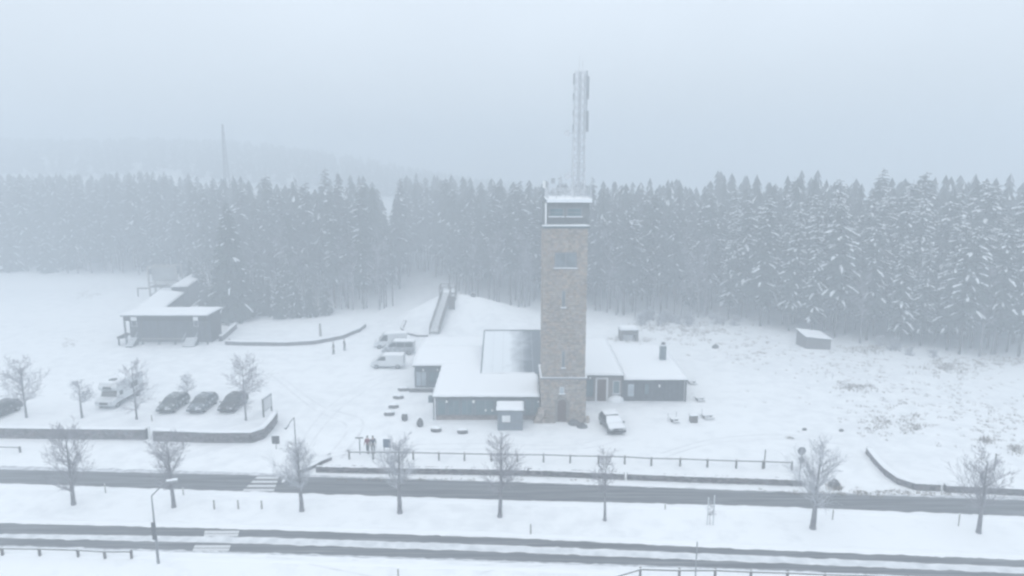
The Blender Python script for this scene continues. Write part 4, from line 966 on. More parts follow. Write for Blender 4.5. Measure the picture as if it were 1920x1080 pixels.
post('marker post just right of the frosted round-crowned tree', 1561, 955, 974, .05)
post('marker post just left of the rightmost roadside tree', 1797, 963, 986, .05)
post('very tall thin pole standing beside the lower right fence', 1303, 1015, 1098, .045, M['metal'])
post('short post at the bottom edge below the road', 747, 1066, 1090, .06)
post('small post between motorhome and first dark car', 285, 778, 790, .06)
post('pale upright post behind the curved low wall', 601, 606, 630, .22, M['woodpale'])
post('leaning dark marker post at the right edge beyond wall', 1864, 850, 882, .06, M['wood'])
post('tall thin post in the rail fence near its right end', 1433, 842, 878, .06, M['wood'])
post('white gate post in the gap of the right roadside wall', 1764, 908, 920, .14, M['white'])
post('pale post in the gap between both parking walls', 281, 799, 824, .12, M['white'])
# street lamps
def lamp(label, px, base, topy, headpx, heady, headz_drop, m=None, r=.075):
    b = P(px, base); h = Z(topy, b.y); root = thing('street_lamp', label, 'street lamp', (b.x, b.y, 0))
    mb = MB(); mb.tube((0, 0, -.1), (0, 0, h * .45), r * 1.35, r * 1.2, n=10); mb.tube((0, 0, h * .45), (0, 0, h), r, r * .6, n=10); mb.build('pole', m or M['metal'], root)
    hz = h - headz_drop
    q = P(headpx, heady, hz) - Vector((b.x, b.y, 0)); a = Vector((0, 0, h))
    mb = MB(); pr_ = a
    for k in range(1, 7):
        t = k / 6; p_ = a.lerp(q, t) + Vector((0, 0, .04 * sin(pi * t))); mb.tube(pr_, p_, .05, n=6); pr_ = p_
    mb.build('arm', m or M['metal'], root)
    d = (q - a); d.z = 0; d.normalize(); e_ = q + d * .7
    mb = MB(); mb.tube(q - d * .05, e_, .10, .13, n=8); mb.build('lamp_head', m or M['metal'], root)
    mb = MB(); mb.tube(q + Vector((0, 0, .10)), e_ + Vector((0, 0, .12)), .08, .10, n=8); mb.build('head_snow', M['snow'], root)
    return root
lamp('street lamp at lower left with arm reaching over the road', 297, 1056, 930, 312, 904, -.9)
lamp('street lamp beside the crossing with drooping arm to the left', 558, 892, 783, 540, 797, -.0, r=.06)
mb = MB(); b0 = P(297, 1056); lm = thing('lamp_sign', 'dark oblong sign strapped to the lower left lamp pole', 'sign', (b0.x, b0.y - .15, 1.9))
mb.box(-.14, .14, -.03, .03, 0, 1.3); mb.build('plate', M['metaldark'], lm); mb = MB(); mb.box(-.05, .05, .03, .1, .3, .4); mb.build('bracket', M['metal'], lm)
# signs
def sign(label, px, base, y0, y1, wpx, m, r=.04, name='sign', round_=False, two=False, tilt=0):
    b = P(px, base); root = thing(name, label, 'sign', (b.x, b.y, gh(b.x, b.y)), tilt)
    k = (b.y / CT) / F * 1.0; wm = wpx * b.y / F / 1.0 / (CT - ((base - 540) / F) * ST) ; z1, z0 = Z(y0, b.y), Z(y1, b.y)
    mb = MB()
    for sx in ((-wm * .4, wm * .4) if two else (0,)): mb.tube((sx, .04, -.1), (sx, .04, z1 - .05), r, n=8)
    mb.build('post', M['metal'], root)
    mb = MB()
    if round_: mb.tube((0, -.03, (z0 + z1) / 2), (0, 0, (z0 + z1) / 2), (z1 - z0) / 2, n=20)
    else: mb.box(-wm / 2, wm / 2, -.04, 0, z0, z1)
    mb.build('plate', m, root)
    if not round_:
        mb = MB(); mb.box(-wm / 2, wm / 2, -.06, .02, z1 + .002, z1 + .06); mb.build('snow_cap', M['snow'], root)
    return root
sign('dark square sign on a short post right of the curved wall', 518, 842, 817, 832, 14, M['metaldark'])
sign('dark square notice board behind the snowy bush by the fence', 726, 850, 823, 839, 14, M['signblue'], two=True)
sign('round sign on a post at the right end of the fence', 1499, 900, 838, 853, 14, M['metal'], round_=True)
sign('grey plate sign under the round sign at fence end', 1499.5, 899, 857, 868, 8, M['metal'])
sign('T-shaped signpost with thin crossbar at the fence left end', 675, 852, 819.5, 822, 15, M['wood'], r=.06)
b = P(502, 776); ibp = thing('notice_board', 'large pale slanted notice board behind the wall curve', 'board', (b.x, b.y, 0), R(84))
mb = MB(); mb.box(-1.0, 1.0, -.04, .04, .5, 2.0); mb.build('panel', M['panel'], ibp)
for s_ in (-1, 1): mb = MB(); mb.box(s_ * 1.0 - .06, s_ * 1.0 + .06, -.07, .07, 0, 2.1); mb.build('post', M['wood'], ibp)
mb = MB(); mb.box(-.9, .9, -.06, -.042, .62, 1.88); mb.build('map_sheet', M['trim'], ibp)
mb = MB(); mb.box(-1.08, 1.08, -.1, .1, 2.102, 2.2); mb.build('snow_cap', M['snow'], ibp)
# timber frame by the outbuildings
fb = P(308, 556); tf = thing('timber_gateway', 'tall timber frame with a grey banner behind the lodge', 'frame', (fb.x, fb.y, 0)); s1 = fb.y / F
fw_ = 2.9; fh = Z(499, fb.y)
for x in (-fw_, fw_):
    for y in (0, 2.4): mb = MB(); mb.box(x - .13, x + .13, y - .13, y + .13, 0, fh); mb.build('post', M['woodpale'], tf)
for y in (0, 2.4):
    for z in (fh - .1, fh * .45): mb = MB(); mb.box(-fw_ + .13, fw_ - .13, y - .1, y + .1, z - .12, z + .12); mb.build('beam', M['woodpale'], tf)
mb = MB(); mb.box(-fw_ + .3, fw_ - .3, .8, .86, fh * .5, fh - .25); mb.build('banner', M['bannerm'] if 'bannerm' in M else mat('banner_cloth', (0.28, 0.29, 0.29), 0.9, var=.2, scale=.8), tf)
mb = MB(); mb.box(-fw_ - 2.6, -fw_ - .14, -.1, .1, 1.6, 1.85); mb.box(-fw_ - 2.6, -fw_ - 2.4, -.1, .1, 0, 1.6); mb.build('side_rail', M['wood'], tf)
mb = MB(); mb.tube((-fw_ + .2, 0, .3), (fw_ * .3, 0, fh * .42), .1, n=6); mb.build('brace', M['wood'], tf)
mb = MB(); mb.box(-fw_ + .14, fw_ - .14, -.2, 2.5, fh * .3, fh * .34); mb.build('deck', M['wood'], tf)

# snow-capped stone blocks around the forecourt
GS = 'snow-capped stone blocks edging the forecourt'
blocks = [(756, 734, 22, 5, 'flat snow-capped block touching the dark step of the rear hall'), (746, 749, 21, 6, 'snow-capped block second from rear hall in the slanting line'),
          (737, 766, 21, 6, 'snow-capped block third from rear hall in the slanting line'), (729, 780, 21, 6, 'snow-capped block at the lower left end of slanting line'),
          (817, 811, 21, 7, 'snow-capped block left of the kiosk, nearer the round ones'), (867, 814, 21, 7, 'snow-capped block nearest the kiosk in the curved row')]
for i, (px, py, wpx, hpx, lb) in enumerate(blocks):
    p = P(px, py); s1 = p.y / F / .95; hwid = wpx * s1 / 2
    t = thing('stone_block', lb, 'stone block', (p.x, p.y + .35, gh(p.x, p.y)), 0, GS)
    mb = MB(); mb.blob((0, 0, .12), hwid, .42, .36, i + 2, amp=.12, nu=12, nv=7); mb.build('stone', M['rock'], t, smooth=True)
    mb = MB(); mb.blob((0, .06, .32), hwid * .92, .38, .24, i + 12, amp=.1, nu=12, nv=7); mb.build('snow_cap', M['snow'], t, smooth=True)
for i, (px, py, lb) in enumerate(((758, 790, 'upright dark boulder, left one of two between block rows'), (787, 801, 'upright dark boulder, right one of two between block rows'))):
    p = P(px, py); t = thing('boulder', lb, 'boulder', (p.x, p.y + .3, gh(p.x, p.y)), 0, 'upright boulders on the forecourt')
    mb = MB(); mb.blob((0, 0, .35), .36, .36, .55, i + 20, amp=.25); mb.build('stone', M['rock'], t, smooth=True)
    mb = MB(); mb.blob((0, .08, .78), .28, .28, .16, i + 30, amp=.2); mb.build('snow_cap', M['snow'], t, smooth=True)
for i, (px, py, w_, h_, lb) in enumerate(((1077, 797, .7, .45, 'dark rock at the tower right foot'), (1092, 803, .55, .42, 'dark snow-topped rock just right of the tower foot'), (887, 597, .5, .5, 'single dark rock on the snow bank behind the hall'),
        (430, 644, .5, .55, 'dark rock at the foot of the slanting wall'), (1127, 644, .5, .4, 'small rock behind the east wing roof'), (1342, 652, .55, .5, 'single rock on the heath right of the chimney'), (1565, 914, .5, .55, 'dark shrubby rock beside the frosted tree'),
        (1510, 808, .25, .15, 'tiny pebble-like rock on the open snow at right'), (1579, 810, .25, .15, 'tiny lone rock left of the curving wall'))):
    p = P(px, py); t = thing('rock', lb, 'rock', (p.x, p.y + .2, gh(p.x, p.y)))
    mb = MB(); mb.blob((0, 0, .1), w_, w_ * .7, h_, i + 50, amp=.35); mb.build('stone', M['rock'], t, smooth=True)
    mb = MB(); mb.blob((.05, .1, h_ * .75), w_ * .7, w_ * .5, h_ * .32, i + 60, amp=.3); mb.build('snow_cap', M['snow'], t, smooth=True)
# litter bin and picnic tables right of the annex
p = P(1300, 791); t = thing('litter_bin', 'dark square litter bin with snow lid on open snow', 'bin', p)
mb = MB(); mb.box(-.38, .38, -.35, .35, .0, .72); mb.build('body', M['wood'], t); mb = MB(); mb.box(-.42, .42, -.39, .39, .724, .8); mb.build('lid', M['trimdark'], t); mb = MB(); snow_slab(mb, [(-.4, -.38, .8), (.4, -.38, .8), (.4, .38, .8), (-.4, .38, .8)], .1, 6, 6); mb.build('snow_cap', M['snow'], t, smooth=True)
def ptable(label, px, py, s=1.0):
    p = P(px, py); t = thing('picnic_table', label, 'picnic table', (p.x, p.y + .4, gh(p.x, p.y)), R(8), 'picnic tables in deep snow'); t.scale = (.85, .85, .5)
    mb = MB(); mb.box(-.8 * s, .8 * s, -.35, .35, .62, .70); mb.build('table_top', M['wood'], t)
    mb = MB(); snow_slab(mb, [(-.78 * s, -.34, .7), (.78 * s, -.34, .7), (.78 * s, .34, .7), (-.78 * s, .34, .7)], .16, 8, 5); mb.build('snow_cap', M['snow'], t, smooth=True)
    for y in (-.75, .75): mb = MB(); mb.box(-.8 * s, .8 * s, y - .12, y + .12, .38, .44); mb.build('bench', M['wood'], t); mb = MB(); mb.box(-.78 * s, .78 * s, y - .11, y + .11, .442, .56); mb.build('bench_snow', M['snow'], t)
    for x in (-.6, .6): mb = MB(); mb.box(x * s - .05, x * s + .05, -.8, .8, .30, .376); mb.box(x * s - .05, x * s + .05, -.3, .3, 0, .616); mb.build('leg', M['wood'], t)
ptable('snow-laden picnic table beside the dark litter bin', 1328, 786, .8); ptable('snow-laden picnic table right of the annex corner', 1298, 721, .7); ptable('snow-laden picnic table lying between annex and litter bin', 1313, 753, .65); ptable('nearly buried picnic table left of the litter bin', 1266, 793, .55)
for px, y0, y1, lb in ((1252, 775, 790, 'thin stick in the snow left of the litter bin'), (1268, 772, 784, 'second thin stick left of litter bin'), (1316, 766, 783, 'thin stick between litter bin and picnic table'), (1560, 700, 712, 'thin stick on the far heath')):
    post(lb, px, y0, y1, .025, M['metal'])

# ------------------------------------------------------------------ people
def person(label, px, py, rz, H, jacket, trousers, hat, step=.16, group=None):
    p = P(px, py); root = thing('person', label, 'person', (p.x, p.y, gh(p.x, p.y)), rz, group); k = H / 1.75
    def skin(name, m, vs, es, rs, sub=1):
        me = bpy.data.meshes.new(name); me.from_pydata([(x * k, y * k, z * k) for x, y, z in vs], es, []); me.materials.append(m)
        o = bpy.data.objects.new(name, me); COL.objects.link(o); o.parent = root
        md = o.modifiers.new('skin', 'SKIN'); sv = me.skin_vertices[0].data if me.skin_vertices else None
        if sv is None:
            bpy.context.view_layer.objects.active = o
            me.skin_vertices  # created with the modifier
        for i, r in enumerate(rs): me.skin_vertices[0].data[i].radius = (r[0] * k, r[1] * k) if isinstance(r, tuple) else (r * k, r * k)
        me.skin_vertices[0].data[0].use_root = True
        sb = o.modifiers.new('subdivision', 'SUBSURF'); sb.levels = sub; sb.render_levels = sub
        md.use_smooth_shade = True
        return o
    s = step
    # body: pelvis, spine, neck, head, arms with hands, legs with feet: one surface (front is +x)
    V = [(0, 0, .95), (0, 0, 1.15), (0, 0, 1.38), (.01, 0, 1.48), (.02, 0, 1.56), (.025, 0, 1.66), (.02, 0, 1.73)]
    E = [(0, 1), (1, 2), (2, 3), (3, 4), (4, 5), (5, 6)]; Rr = [(.13, .10), (.13, .10), (.15, .10), .055, .07, .09, .055]
    for sd_, sw in ((-1, 1), (1, -1)):
        n = len(V); V += [(0, sd_ * .19, 1.40), (-.02 + .05 * sw, sd_ * .26, 1.12), (.06 + .12 * sw, sd_ * .27, .90), (.08 + .13 * sw, sd_ * .27, .84)]
        E += [(2, n), (n, n + 1), (n + 1, n + 2), (n + 2, n + 3)]; Rr += [.055, .045, .03, (.04, .02)]
        hb = n + 3; hx, hy, hz = V[hb]
        for fi in range(4):
            m_ = len(V); fx = hx - .024 + fi * .016; L = (.062, .07, .066, .052)[3 - fi]
            V += [(fx, hy, hz - .045), (fx + .004, hy - sd_ * .012, hz - .045 - L)]; E += [(hb, m_), (m_, m_ + 1)]; Rr += [.009, .0075]
        m_ = len(V); V += [(hx + .035, hy - sd_ * .015, hz - .02), (hx + .045, hy - sd_ * .03, hz - .06)]; E += [(hb, m_), (m_, m_ + 1)]; Rr += [.011, .009]
        n = len(V); f = s * sw * -1
        V += [(0, sd_ * .10, .88), (f * .6 + .03, sd_ * .11, .50), (f, sd_ * .11, .09), (f + .16, sd_ * .12, .045)]
        E += [(0, n), (n, n + 1), (n + 1, n + 2), (n + 2, n + 3)]; Rr += [.085, .06, .045, .04]
    skin('body', M['skin'], V, E, Rr)
    # jacket
    V = [(0, 0, .92), (0, 0, 1.15), (0, 0, 1.38), (.01, 0, 1.50)]; E = [(0, 1), (1, 2), (2, 3)]; Rr = [(.175, .14), (.17, .135), (.185, .13), .08]
    for sd_, sw in ((-1, 1), (1, -1)):
        n = len(V); V += [(0, sd_ * .20, 1.40), (-.02 + .05 * sw, sd_ * .265, 1.12), (.055 + .11 * sw, sd_ * .272, .915)]; E += [(2, n), (n, n + 1), (n + 1, n + 2)]; Rr += [.08, .068, .055]
    skin('jacket', jacket, V, E, Rr)
    V = [(0, 0, .96)]; E = []; Rr = [(.15, .125)]
    for sd_, sw in ((-1, 1), (1, -1)):
        n = len(V); f = s * sw * -1; V += [(0, sd_ * .10, .86), (f * .6 + .03, sd_ * .11, .50), (f, sd_ * .11, .13)]; E += [(0, n), (n, n + 1), (n + 1, n + 2)]; Rr += [.105, .082, .07]
    skin('trousers', trousers, V, E, Rr)
    for sd_, sw in ((-1, 1), (1, -1)):
        f = s * sw * -1; skin('boot', M['black'], [(f - .02, sd_ * .11, .16), (f, sd_ * .11, .07), (f + .16, sd_ * .12, .05)], [(0, 1), (1, 2)], [.068, .065, .05])
    mb = MB(); mb.blob((.01 * k, 0, 1.70 * k), .105 * k, .10 * k, .10 * k, 1, half=True, amp=.03); mb.build('hat', hat, root, smooth=True)
    mb = MB(); mb.blob((.115 * k, 0, 1.63 * k), .018 * k, .014 * k, .02 * k, 1, amp=0); mb.build('nose', M['skin'], root, smooth=True)
    for e1 in (-1, 1): mb = MB(); mb.blob((.10 * k, e1 * .032 * k, 1.66 * k), .01, .012, .008, 1, amp=0, nu=6, nv=4); mb.build('eye', M['black'], root)
    return root
person('walker in a red jacket standing by the fence near signpost', 690, 850, R(250), 1.78, M['red'], M['grey'], M['black'], .06)
person('walker in dark clothing standing right beside the red jacket', 700, 850, R(285), 1.78, M['navy'], M['grey'], M['black'], .07)
person('left dark-clothed walker beyond the vans near the curved wall', 626, 664, R(200), 1.82, M['black'], M['black'], M['black'], .12)
person('right dark-clothed walker beyond the vans near the curved wall', 646, 657, R(20), 1.8, M['black'], M['black'], M['grey'], .12)

# ------------------------------------------------------------------ bare trees
def rime_k(s): return s in (22, 25)
def bare_tree(seed, H, spread, rime=False, trunk_r=.12, clear=.22, upright=.6, dens=1.0, lean=0.0, twm=None, n0=9, wob=.14):
    r_ = random.Random(seed); tr = MB(); cr = MB()
    def limb(mb, p, d, L, r, lvl):
        segs = 4 if lvl < 2 else 3; pts = [p]; q = p.copy(); dd = d.copy()
        for i in range(segs):
            dd = (dd + Vector((r_.uniform(-wob, wob), r_.uniform(-wob, wob), r_.uniform(-.6 * wob, .9 * wob) + .06 * upright))).normalized()
            nq = q + dd * L / segs; r0 = r * (1 - .8 * i / segs); r1 = r * (1 - .8 * (i + 1) / segs)
            mb.tube(q, nq, max(r0, .009), max(r1, .008), n=4 if lvl else 5, cap=False); q = nq; pts.append(q)
            if lvl < 3:
                nchild = {0: 3, 1: 3, 2: 2}[lvl]
                for c in range(nchild):
                    if r_.random() > dens * .92: continue
                    ax = dd.orthogonal().normalized(); ax.rotate(Matrix.Rotation(r_.uniform(0, 2 * pi), 3, dd))
                    nd = (dd * r_.uniform(.55, .95) + ax * r_.uniform(.45, .85)).normalized()
                    limb(mb, q - dd * r_.uniform(0, L / segs), nd, L * r_.uniform(.32, .55), max(r1 * .6, .009), lvl + 1)
    q = Vector((0, 0, -.15)); d = Vector((lean, 0, 1)).normalized(); n = n0; z0 = 0
    for i in range(n):
        nq = q + (d + Vector((r_.uniform(-.05, .05), r_.uniform(-.05, .05), 0))).normalized() * (H * .86 / n)
        r0 = trunk_r * (1 - .88 * i / n); r1 = trunk_r * (1 - .88 * (i + 1) / n); tr.tube(q, nq, r0 + (.05 if i == 0 else 0), r1, n=8, cap=False)
        t = (i + 1) / n
        if t >= clear:
            for c in range(r_.choice((2, 3, 3))):
                a = r_.uniform(0, 2 * pi); el = r_.uniform(.25, .8) * upright + .3 * t
                dd = Vector((cos(a), sin(a), el)).normalized()
                L = spread * (1.0 - .55 * abs(t - .45) / .55) * r_.uniform(.65, 1.1)
                limb(cr, q.lerp(nq, r_.random()), dd, L, max(.016, r1 * .5), 1 if L < spread * .8 else 0 if dens > 1.1 else 1)
        q = nq
    tm = tr.mesh('trunk', M['bark_frost'], True); cm = cr.mesh('branches', twm or (M['twig_rime'] if rime else M['twig']), False)
    return tm, cm
def place_tree(label, px, py, meshes, rz=0, group=None, name='bare_tree', scale=1.0):
    p = P(px, py); t = thing(name, label, 'tree', (p.x, p.y, gh(p.x, p.y)), rz, group); t.scale = (scale,) * 3
    for nm, me in zip(('trunk', 'branches'), meshes):
        o = bpy.data.objects.new(nm, me); COL.objects.link(o); o.parent = t
    return t
GR = 'young trees along the strip between the roads'
trees = [(138, 946, 6.6, 2.1, False, 'leftmost bare roadside tree with dense dark crown of twigs', 11, .24, 1.0, .14),
         (326, 951, 6.4, 2.0, False, 'second roadside tree from left behind the lamp arm', 12, .3, .95, .14),
         (566, 958, 5.6, 2.0, True, 'frosted bushy roadside tree just right of the zebra crossing', 13, .38, 1.1, .15),
         (750, 962, 6.2, 1.9, True, 'wide frosted roadside tree in front of the walkers', 14, .42, 1.1, .16),
         (937, 969, 6.6, 1.9, False, 'tall slender roadside tree in front of the kiosk', 15, .42, .95, .14),
         (1134, 976, 5.7, 1.5, False, 'thinnest roadside tree, below the snowy car', 16, .5, .85, .09),
         (1524, 991, 6.4, 2.15, True, 'dense round frosted roadside tree by the round sign', 17, .38, 1.15, .18),
         (1835, 999, 6.3, 2.1, False, 'rightmost bare roadside tree beside the stone wall end', 18, .4, 1.0, .14)]
for (px, py, H, sp_, rime, lb, sd_, clr, den, tr_) in trees:
    place_tree(lb, px, py, bare_tree(sd_, H * 1.1, sp_ * 1.35, rime, tr_ * 1.3, clr * .92, 1.45, den * .95, n0=12, wob=.08), 0, GR)
GK = 'bare trees in the car park'
for (px, py, H, sp_, lb, sd_, den, tr_, cl) in ((50, 783, 7.0, 2.6, 'wide bare tree at left edge of the car park', 21, 1.0, .13, .3), (154, 783, 4.6, 1.4, 'small bare tree left of the motorhome', 22, .9, .14, .5),
        (256, 786, 7.2, 1.9, 'wispy bare tree standing in front of the motorhome', 23, .85, .12, .25), (461, 788, 7.6, 2.6, 'tall broad bare tree beside the black car', 24, 1.0, .11, .3), (352, 745, 3.0, 1.2, 'faint small bare tree behind the dark cars', 25, .8, .05, .3),
        ):
    place_tree(lb, px, py, bare_tree(sd_, H * 1.05, sp_ * 1.15, rime_k(sd_), tr_, cl, .6, den * 1.0, n0=12), 0, GK)
sap = P(1332, 983)
place_tree('tiny staked sapling between two pale stakes by the road', 1331, 983, bare_tree(31, 2.2, .5, True, .03, .5, .9, .7), 0, None, 'sapling')
post('left stake of the staked sapling', 1326, 934, 984, .045, M['rime_haze_steel'], name='tree_stake'); post('right stake of the staked sapling', 1337, 930, 984, .045, M['rime_haze_steel'], name='tree_stake')

# ------------------------------------------------------------------ spruces
def spruce(seed, H, Rr, clear, snow, full=False, dens=1.0, nm=0):
    r_ = random.Random(seed); tr = MB(); cr = MB(); pw_ = r_.uniform(.42, .68) if not full else .85
    bend = Vector((r_.uniform(-.04, .04), r_.uniform(-.04, .04), 0))
    q = Vector((0, 0, -.3)); n = 7
    for i in range(n):
        t = (i + 1) / n; nq = Vector((bend.x * H * t * t, bend.y * H * t * t, H * t)); tr.tube(q, nq, .2 * (1 - .9 * i / n) * H / 22, .2 * (1 - .9 * t) * H / 22, n=6, cap=False); q = nq
    z = H * clear; lv = 0
    while z < H * .985:
        t = (z - H * clear) / (H * (1 - clear)); rad = Rr * ((1 - t) ** pw_) * (1 if t > .12 else .55 + 3.7 * t) * r_.uniform(.85, 1.1) + .28
        nbr = max(4, int((7 if rad > 1 else 5) * dens)); off = r_.uniform(0, 6.28)
        for b in range(nbr):
            a = off + 2 * pi * b / nbr + r_.uniform(-.35, .35); L = rad * r_.uniform(.6, 1.18); zz = z + r_.uniform(-.25, .25)
            d = Vector((cos(a), sin(a), 0)); s_ = Vector((-sin(a), cos(a), 0)); droop = r_.uniform(.22, .6) * (1.15 - t * .6)
            base = Vector((bend.x * H * (zz / H) ** 2, bend.y * H * (zz / H) ** 2, zz))
            sp_ = [base + d * L * u + Vector((0, 0, -droop * L * u * u + .12 * L * u)) for u in (0, .35, .7, 1.0)]
            ww = [.05, .30, .26, .04]; w0 = L * r_.uniform(.75, 1.1)
            for k in range(3):
                p0, p1 = sp_[k], sp_[k + 1]
                for sd_ in (-1, 1):
                    e0 = p0 + s_ * sd_ * w0 * ww[k] * r_.uniform(.6, 1.3) + Vector((0, 0, -.16 * L * r_.uniform(.4, 1.4))) * (1 if k else .3)
                    e1 = p0.lerp(p1, r_.uniform(.5, 1.1)) + s_ * sd_ * w0 * ww[k + 1] * r_.uniform(.7, 1.4) + Vector((0, 0, -.16 * L * r_.uniform(.5, 1.5)))
                    f = (0, 1, 2, 3) if sd_ < 0 else (3, 2, 1, 0)
                    cr.add([p0, e0, e1, p1], [f], 0)
                if r_.random() < .8:  # hanging twig fringe
                    h_ = p1 + Vector((0, 0, -.3 * L * r_.uniform(.3, 1))); cr.add([p0, h_, p1], [(0, 1, 2)], 0)
            if r_.random() < snow:
                k0 = 1 if r_.random() < .6 else 0
                for k in range(k0, 3):
                    if r_.random() < .12: continue
                    p0, p1 = sp_[k], sp_[k + 1]; u = Vector((0, 0, .05 + .04 * L)); w1 = min(w0 * .13, .24) * r_.uniform(.5, 1.3); w2 = min(w0 * .11, .2) * (1 if k < 2 else .4)
                    if r_.random() < .2: p1 = p0.lerp(p1, r_.uniform(.4, .7))
                    dn = Vector((0, 0, -.06))
                    cr.add([p0 + u * .6 - s_ * w1 + dn, p0 + u, p0 + u * .6 + s_ * w1 + dn, p1 - s_ * w2 + dn, p1 + u, p1 + s_ * w2 + dn], [(0, 3, 4, 1), (1, 4, 5, 2)], 1)
        z += (.42 if full else .5) * (H / 20) * r_.uniform(.8, 1.2) * (1.25 - .5 * t); lv += 1
    # dead lower twigs
    for k in range(int(16 * (clear > .1))):
        zz = r_.uniform(.1, clear) * H; a = r_.uniform(0, 6.28); L = r_.uniform(.5, 1.5); tr.tube((0, 0, zz), (cos(a) * L, sin(a) * L, zz + r_.uniform(-.3, .2)), .03, .012, n=3, cap=False)
    return tr.mesh('trunk', M['bark'], True), cr.mesh('crown', [M['needle2'] if nm else M['needle'], M['clump']])
V_tall = [spruce(100 + i, 24, 2.3 + .2 * (i % 4), .25 + .04 * (i % 4), .13, nm=i % 2) for i in range(9)]
V_snow = [spruce(200 + i, 20, 2.3 + .25 * (i % 4), .16 + .04 * (i % 4), .36 + .06 * (i % 5), dens=1.15) for i in range(9)]
V_thin = [spruce(300 + i, 22, 1.9 + .2 * (i % 3), .36 + .03 * (i % 2), .12, nm=1) for i in range(4)]
V_full = [spruce(400 + i, 16, 3.2, .04, .2, full=True) for i in range(3)]
def plant(meshes, x, y, sc, rz, label, group, name='spruce_tree'):
    t = thing(name, label, 'tree', (x, y, gh(x, y)), rz, group); t.scale = (sc, sc, sc)
    for nm, me in zip(('trunk', 'crown'), meshes):
        o = bpy.data.objects.new(nm, me); COL.objects.link(o); o.parent = t
    return t
fr = random.Random(9)
EDGE = [(-300, 506), (0, 508), (200, 512), (330, 514), (400, 545), (470, 560), (520, 572), (600, 583), (660, 578), (735, 577), (742, 566), (760, 528), (800, 520), (822, 528), (836, 545), (860, 560), (930, 570), (1010, 573), (1100, 580), (1180, 592), (1250, 590), (1330, 592), (1400, 600), (1440, 618), (1500, 628), (1560, 634), (1640, 642), (1750, 656), (1850, 664), (2200, 690)]
def pix(x, y, z=0):
    dx, dy, dz = x, y, z - CH; depth = dy * CT - dz * ST; up_ = dy * ST + dz * CT
    return 960 + F * dx / depth, 540 - F * up_ / depth
def edgeY(x, y_guess):
    px, _ = pix(x, y_guess); return YG(interp(EDGE, px))
n_ind = 0; placed = []
row_off = [0, 4.2, 8.6, 13.0, 17.8]
LBL_L = 'tall spruce in the dense misty wood beyond the left snowfield'
LBL_M = 'tall bare-stemmed spruce in the wood behind the mound and hall'
LBL_R = 'snow-laden spruce in the dark wood on the right'
LBL_T = 'misty spruce with bare lower stem just right of the tower'
def species(px):
    if px < 400: return 'L'
    if px < 1010: return 'M'
    if px < 1330: return 'T'
    return 'R'
cands = []
px = -60
while px < 1985:
    for ri, ro in enumerate(row_off):
        pj = px + fr.uniform(-14, 14); y0 = YG(interp(EDGE, pj)); y = y0 + ro + fr.uniform(-1.6, 1.6); x = X(pj, 540, y) if False else (pj - 960) / F * (y * CT + CH * ST)
        if 745 < pj < 842 and ro < 4: continue
        cands.append((pj, x, y, ri))
    px += 3.35 * F / (YG(interp(EDGE, px)) * 1.0) * 1.0
fr.shuffle(cands); cands.sort(key=lambda c: c[3]); cands = [c for c in cands if hypot(c[1] - MOUND.x, c[2] - MOUND.y) > 11]
for (pj, x, y, ri) in cands:
    if n_ind >= 292: break
    if any((x - a) ** 2 + (y - b) ** 2 < 4.0 for a, b in placed): continue
    sp_ = species(pj); pxx, _ = pix(x, y, 20)
    if 706 < pxx < 744 and y > 124: sc_k = .62
    else: sc_k = 1.0
    placed.append((x, y)); n_ind += 1
    if sp_ == 'R':
        v = fr.choice(V_snow); sc = fr.uniform(.78, 1.12) * (1 + .05 * ri); plant(v, x, y, sc, fr.uniform(0, 6.28), LBL_R, 'snow-laden spruces on the right')
    elif sp_ == 'T':
        v = fr.choice(V_tall + V_thin + V_snow[:2]); plant(v, x, y, fr.uniform(.6, .98) * (1 + .03 * ri) * sc_k, fr.uniform(0, 6.28), LBL_T, 'spruces right of the tower')
    elif sp_ == 'M':
        v = fr.choice(V_thin + V_tall[:3]); plant(v, x, y, fr.uniform(.62, 1.0) * (1 + .03 * ri) * sc_k, fr.uniform(0, 6.28), LBL_M, 'spruces behind the mound')
    else:
        v = fr.choice(V_tall + V_full[:1]); plant(v, x, y, fr.uniform(.76, 1.03), fr.uniform(0, 6.28), LBL_L, 'spruces beyond the left field')
GBW = 'leafless trees mixed into the wood edge'
bwm = [bare_tree(700 + i, 15 + 1.5 * (i % 3), 3.0, False, .16, .38, .9, .9, n0=12) for i in range(4)]
for k in range(34):
    zone = (455, 735) if k < 12 else (850, 1010) if k < 20 else (1105, 1400) if k < 31 else (1450, 1900)
    px = fr.uniform(*zone); py = interp(EDGE, px) + fr.uniform(-6, 5)
    place_tree('tall leafless tree among the spruces at the wood edge', px, py, bwm[k % 4], fr.uniform(0, 6), GBW, 'leafless_tree', fr.uniform(.75, 1.1))
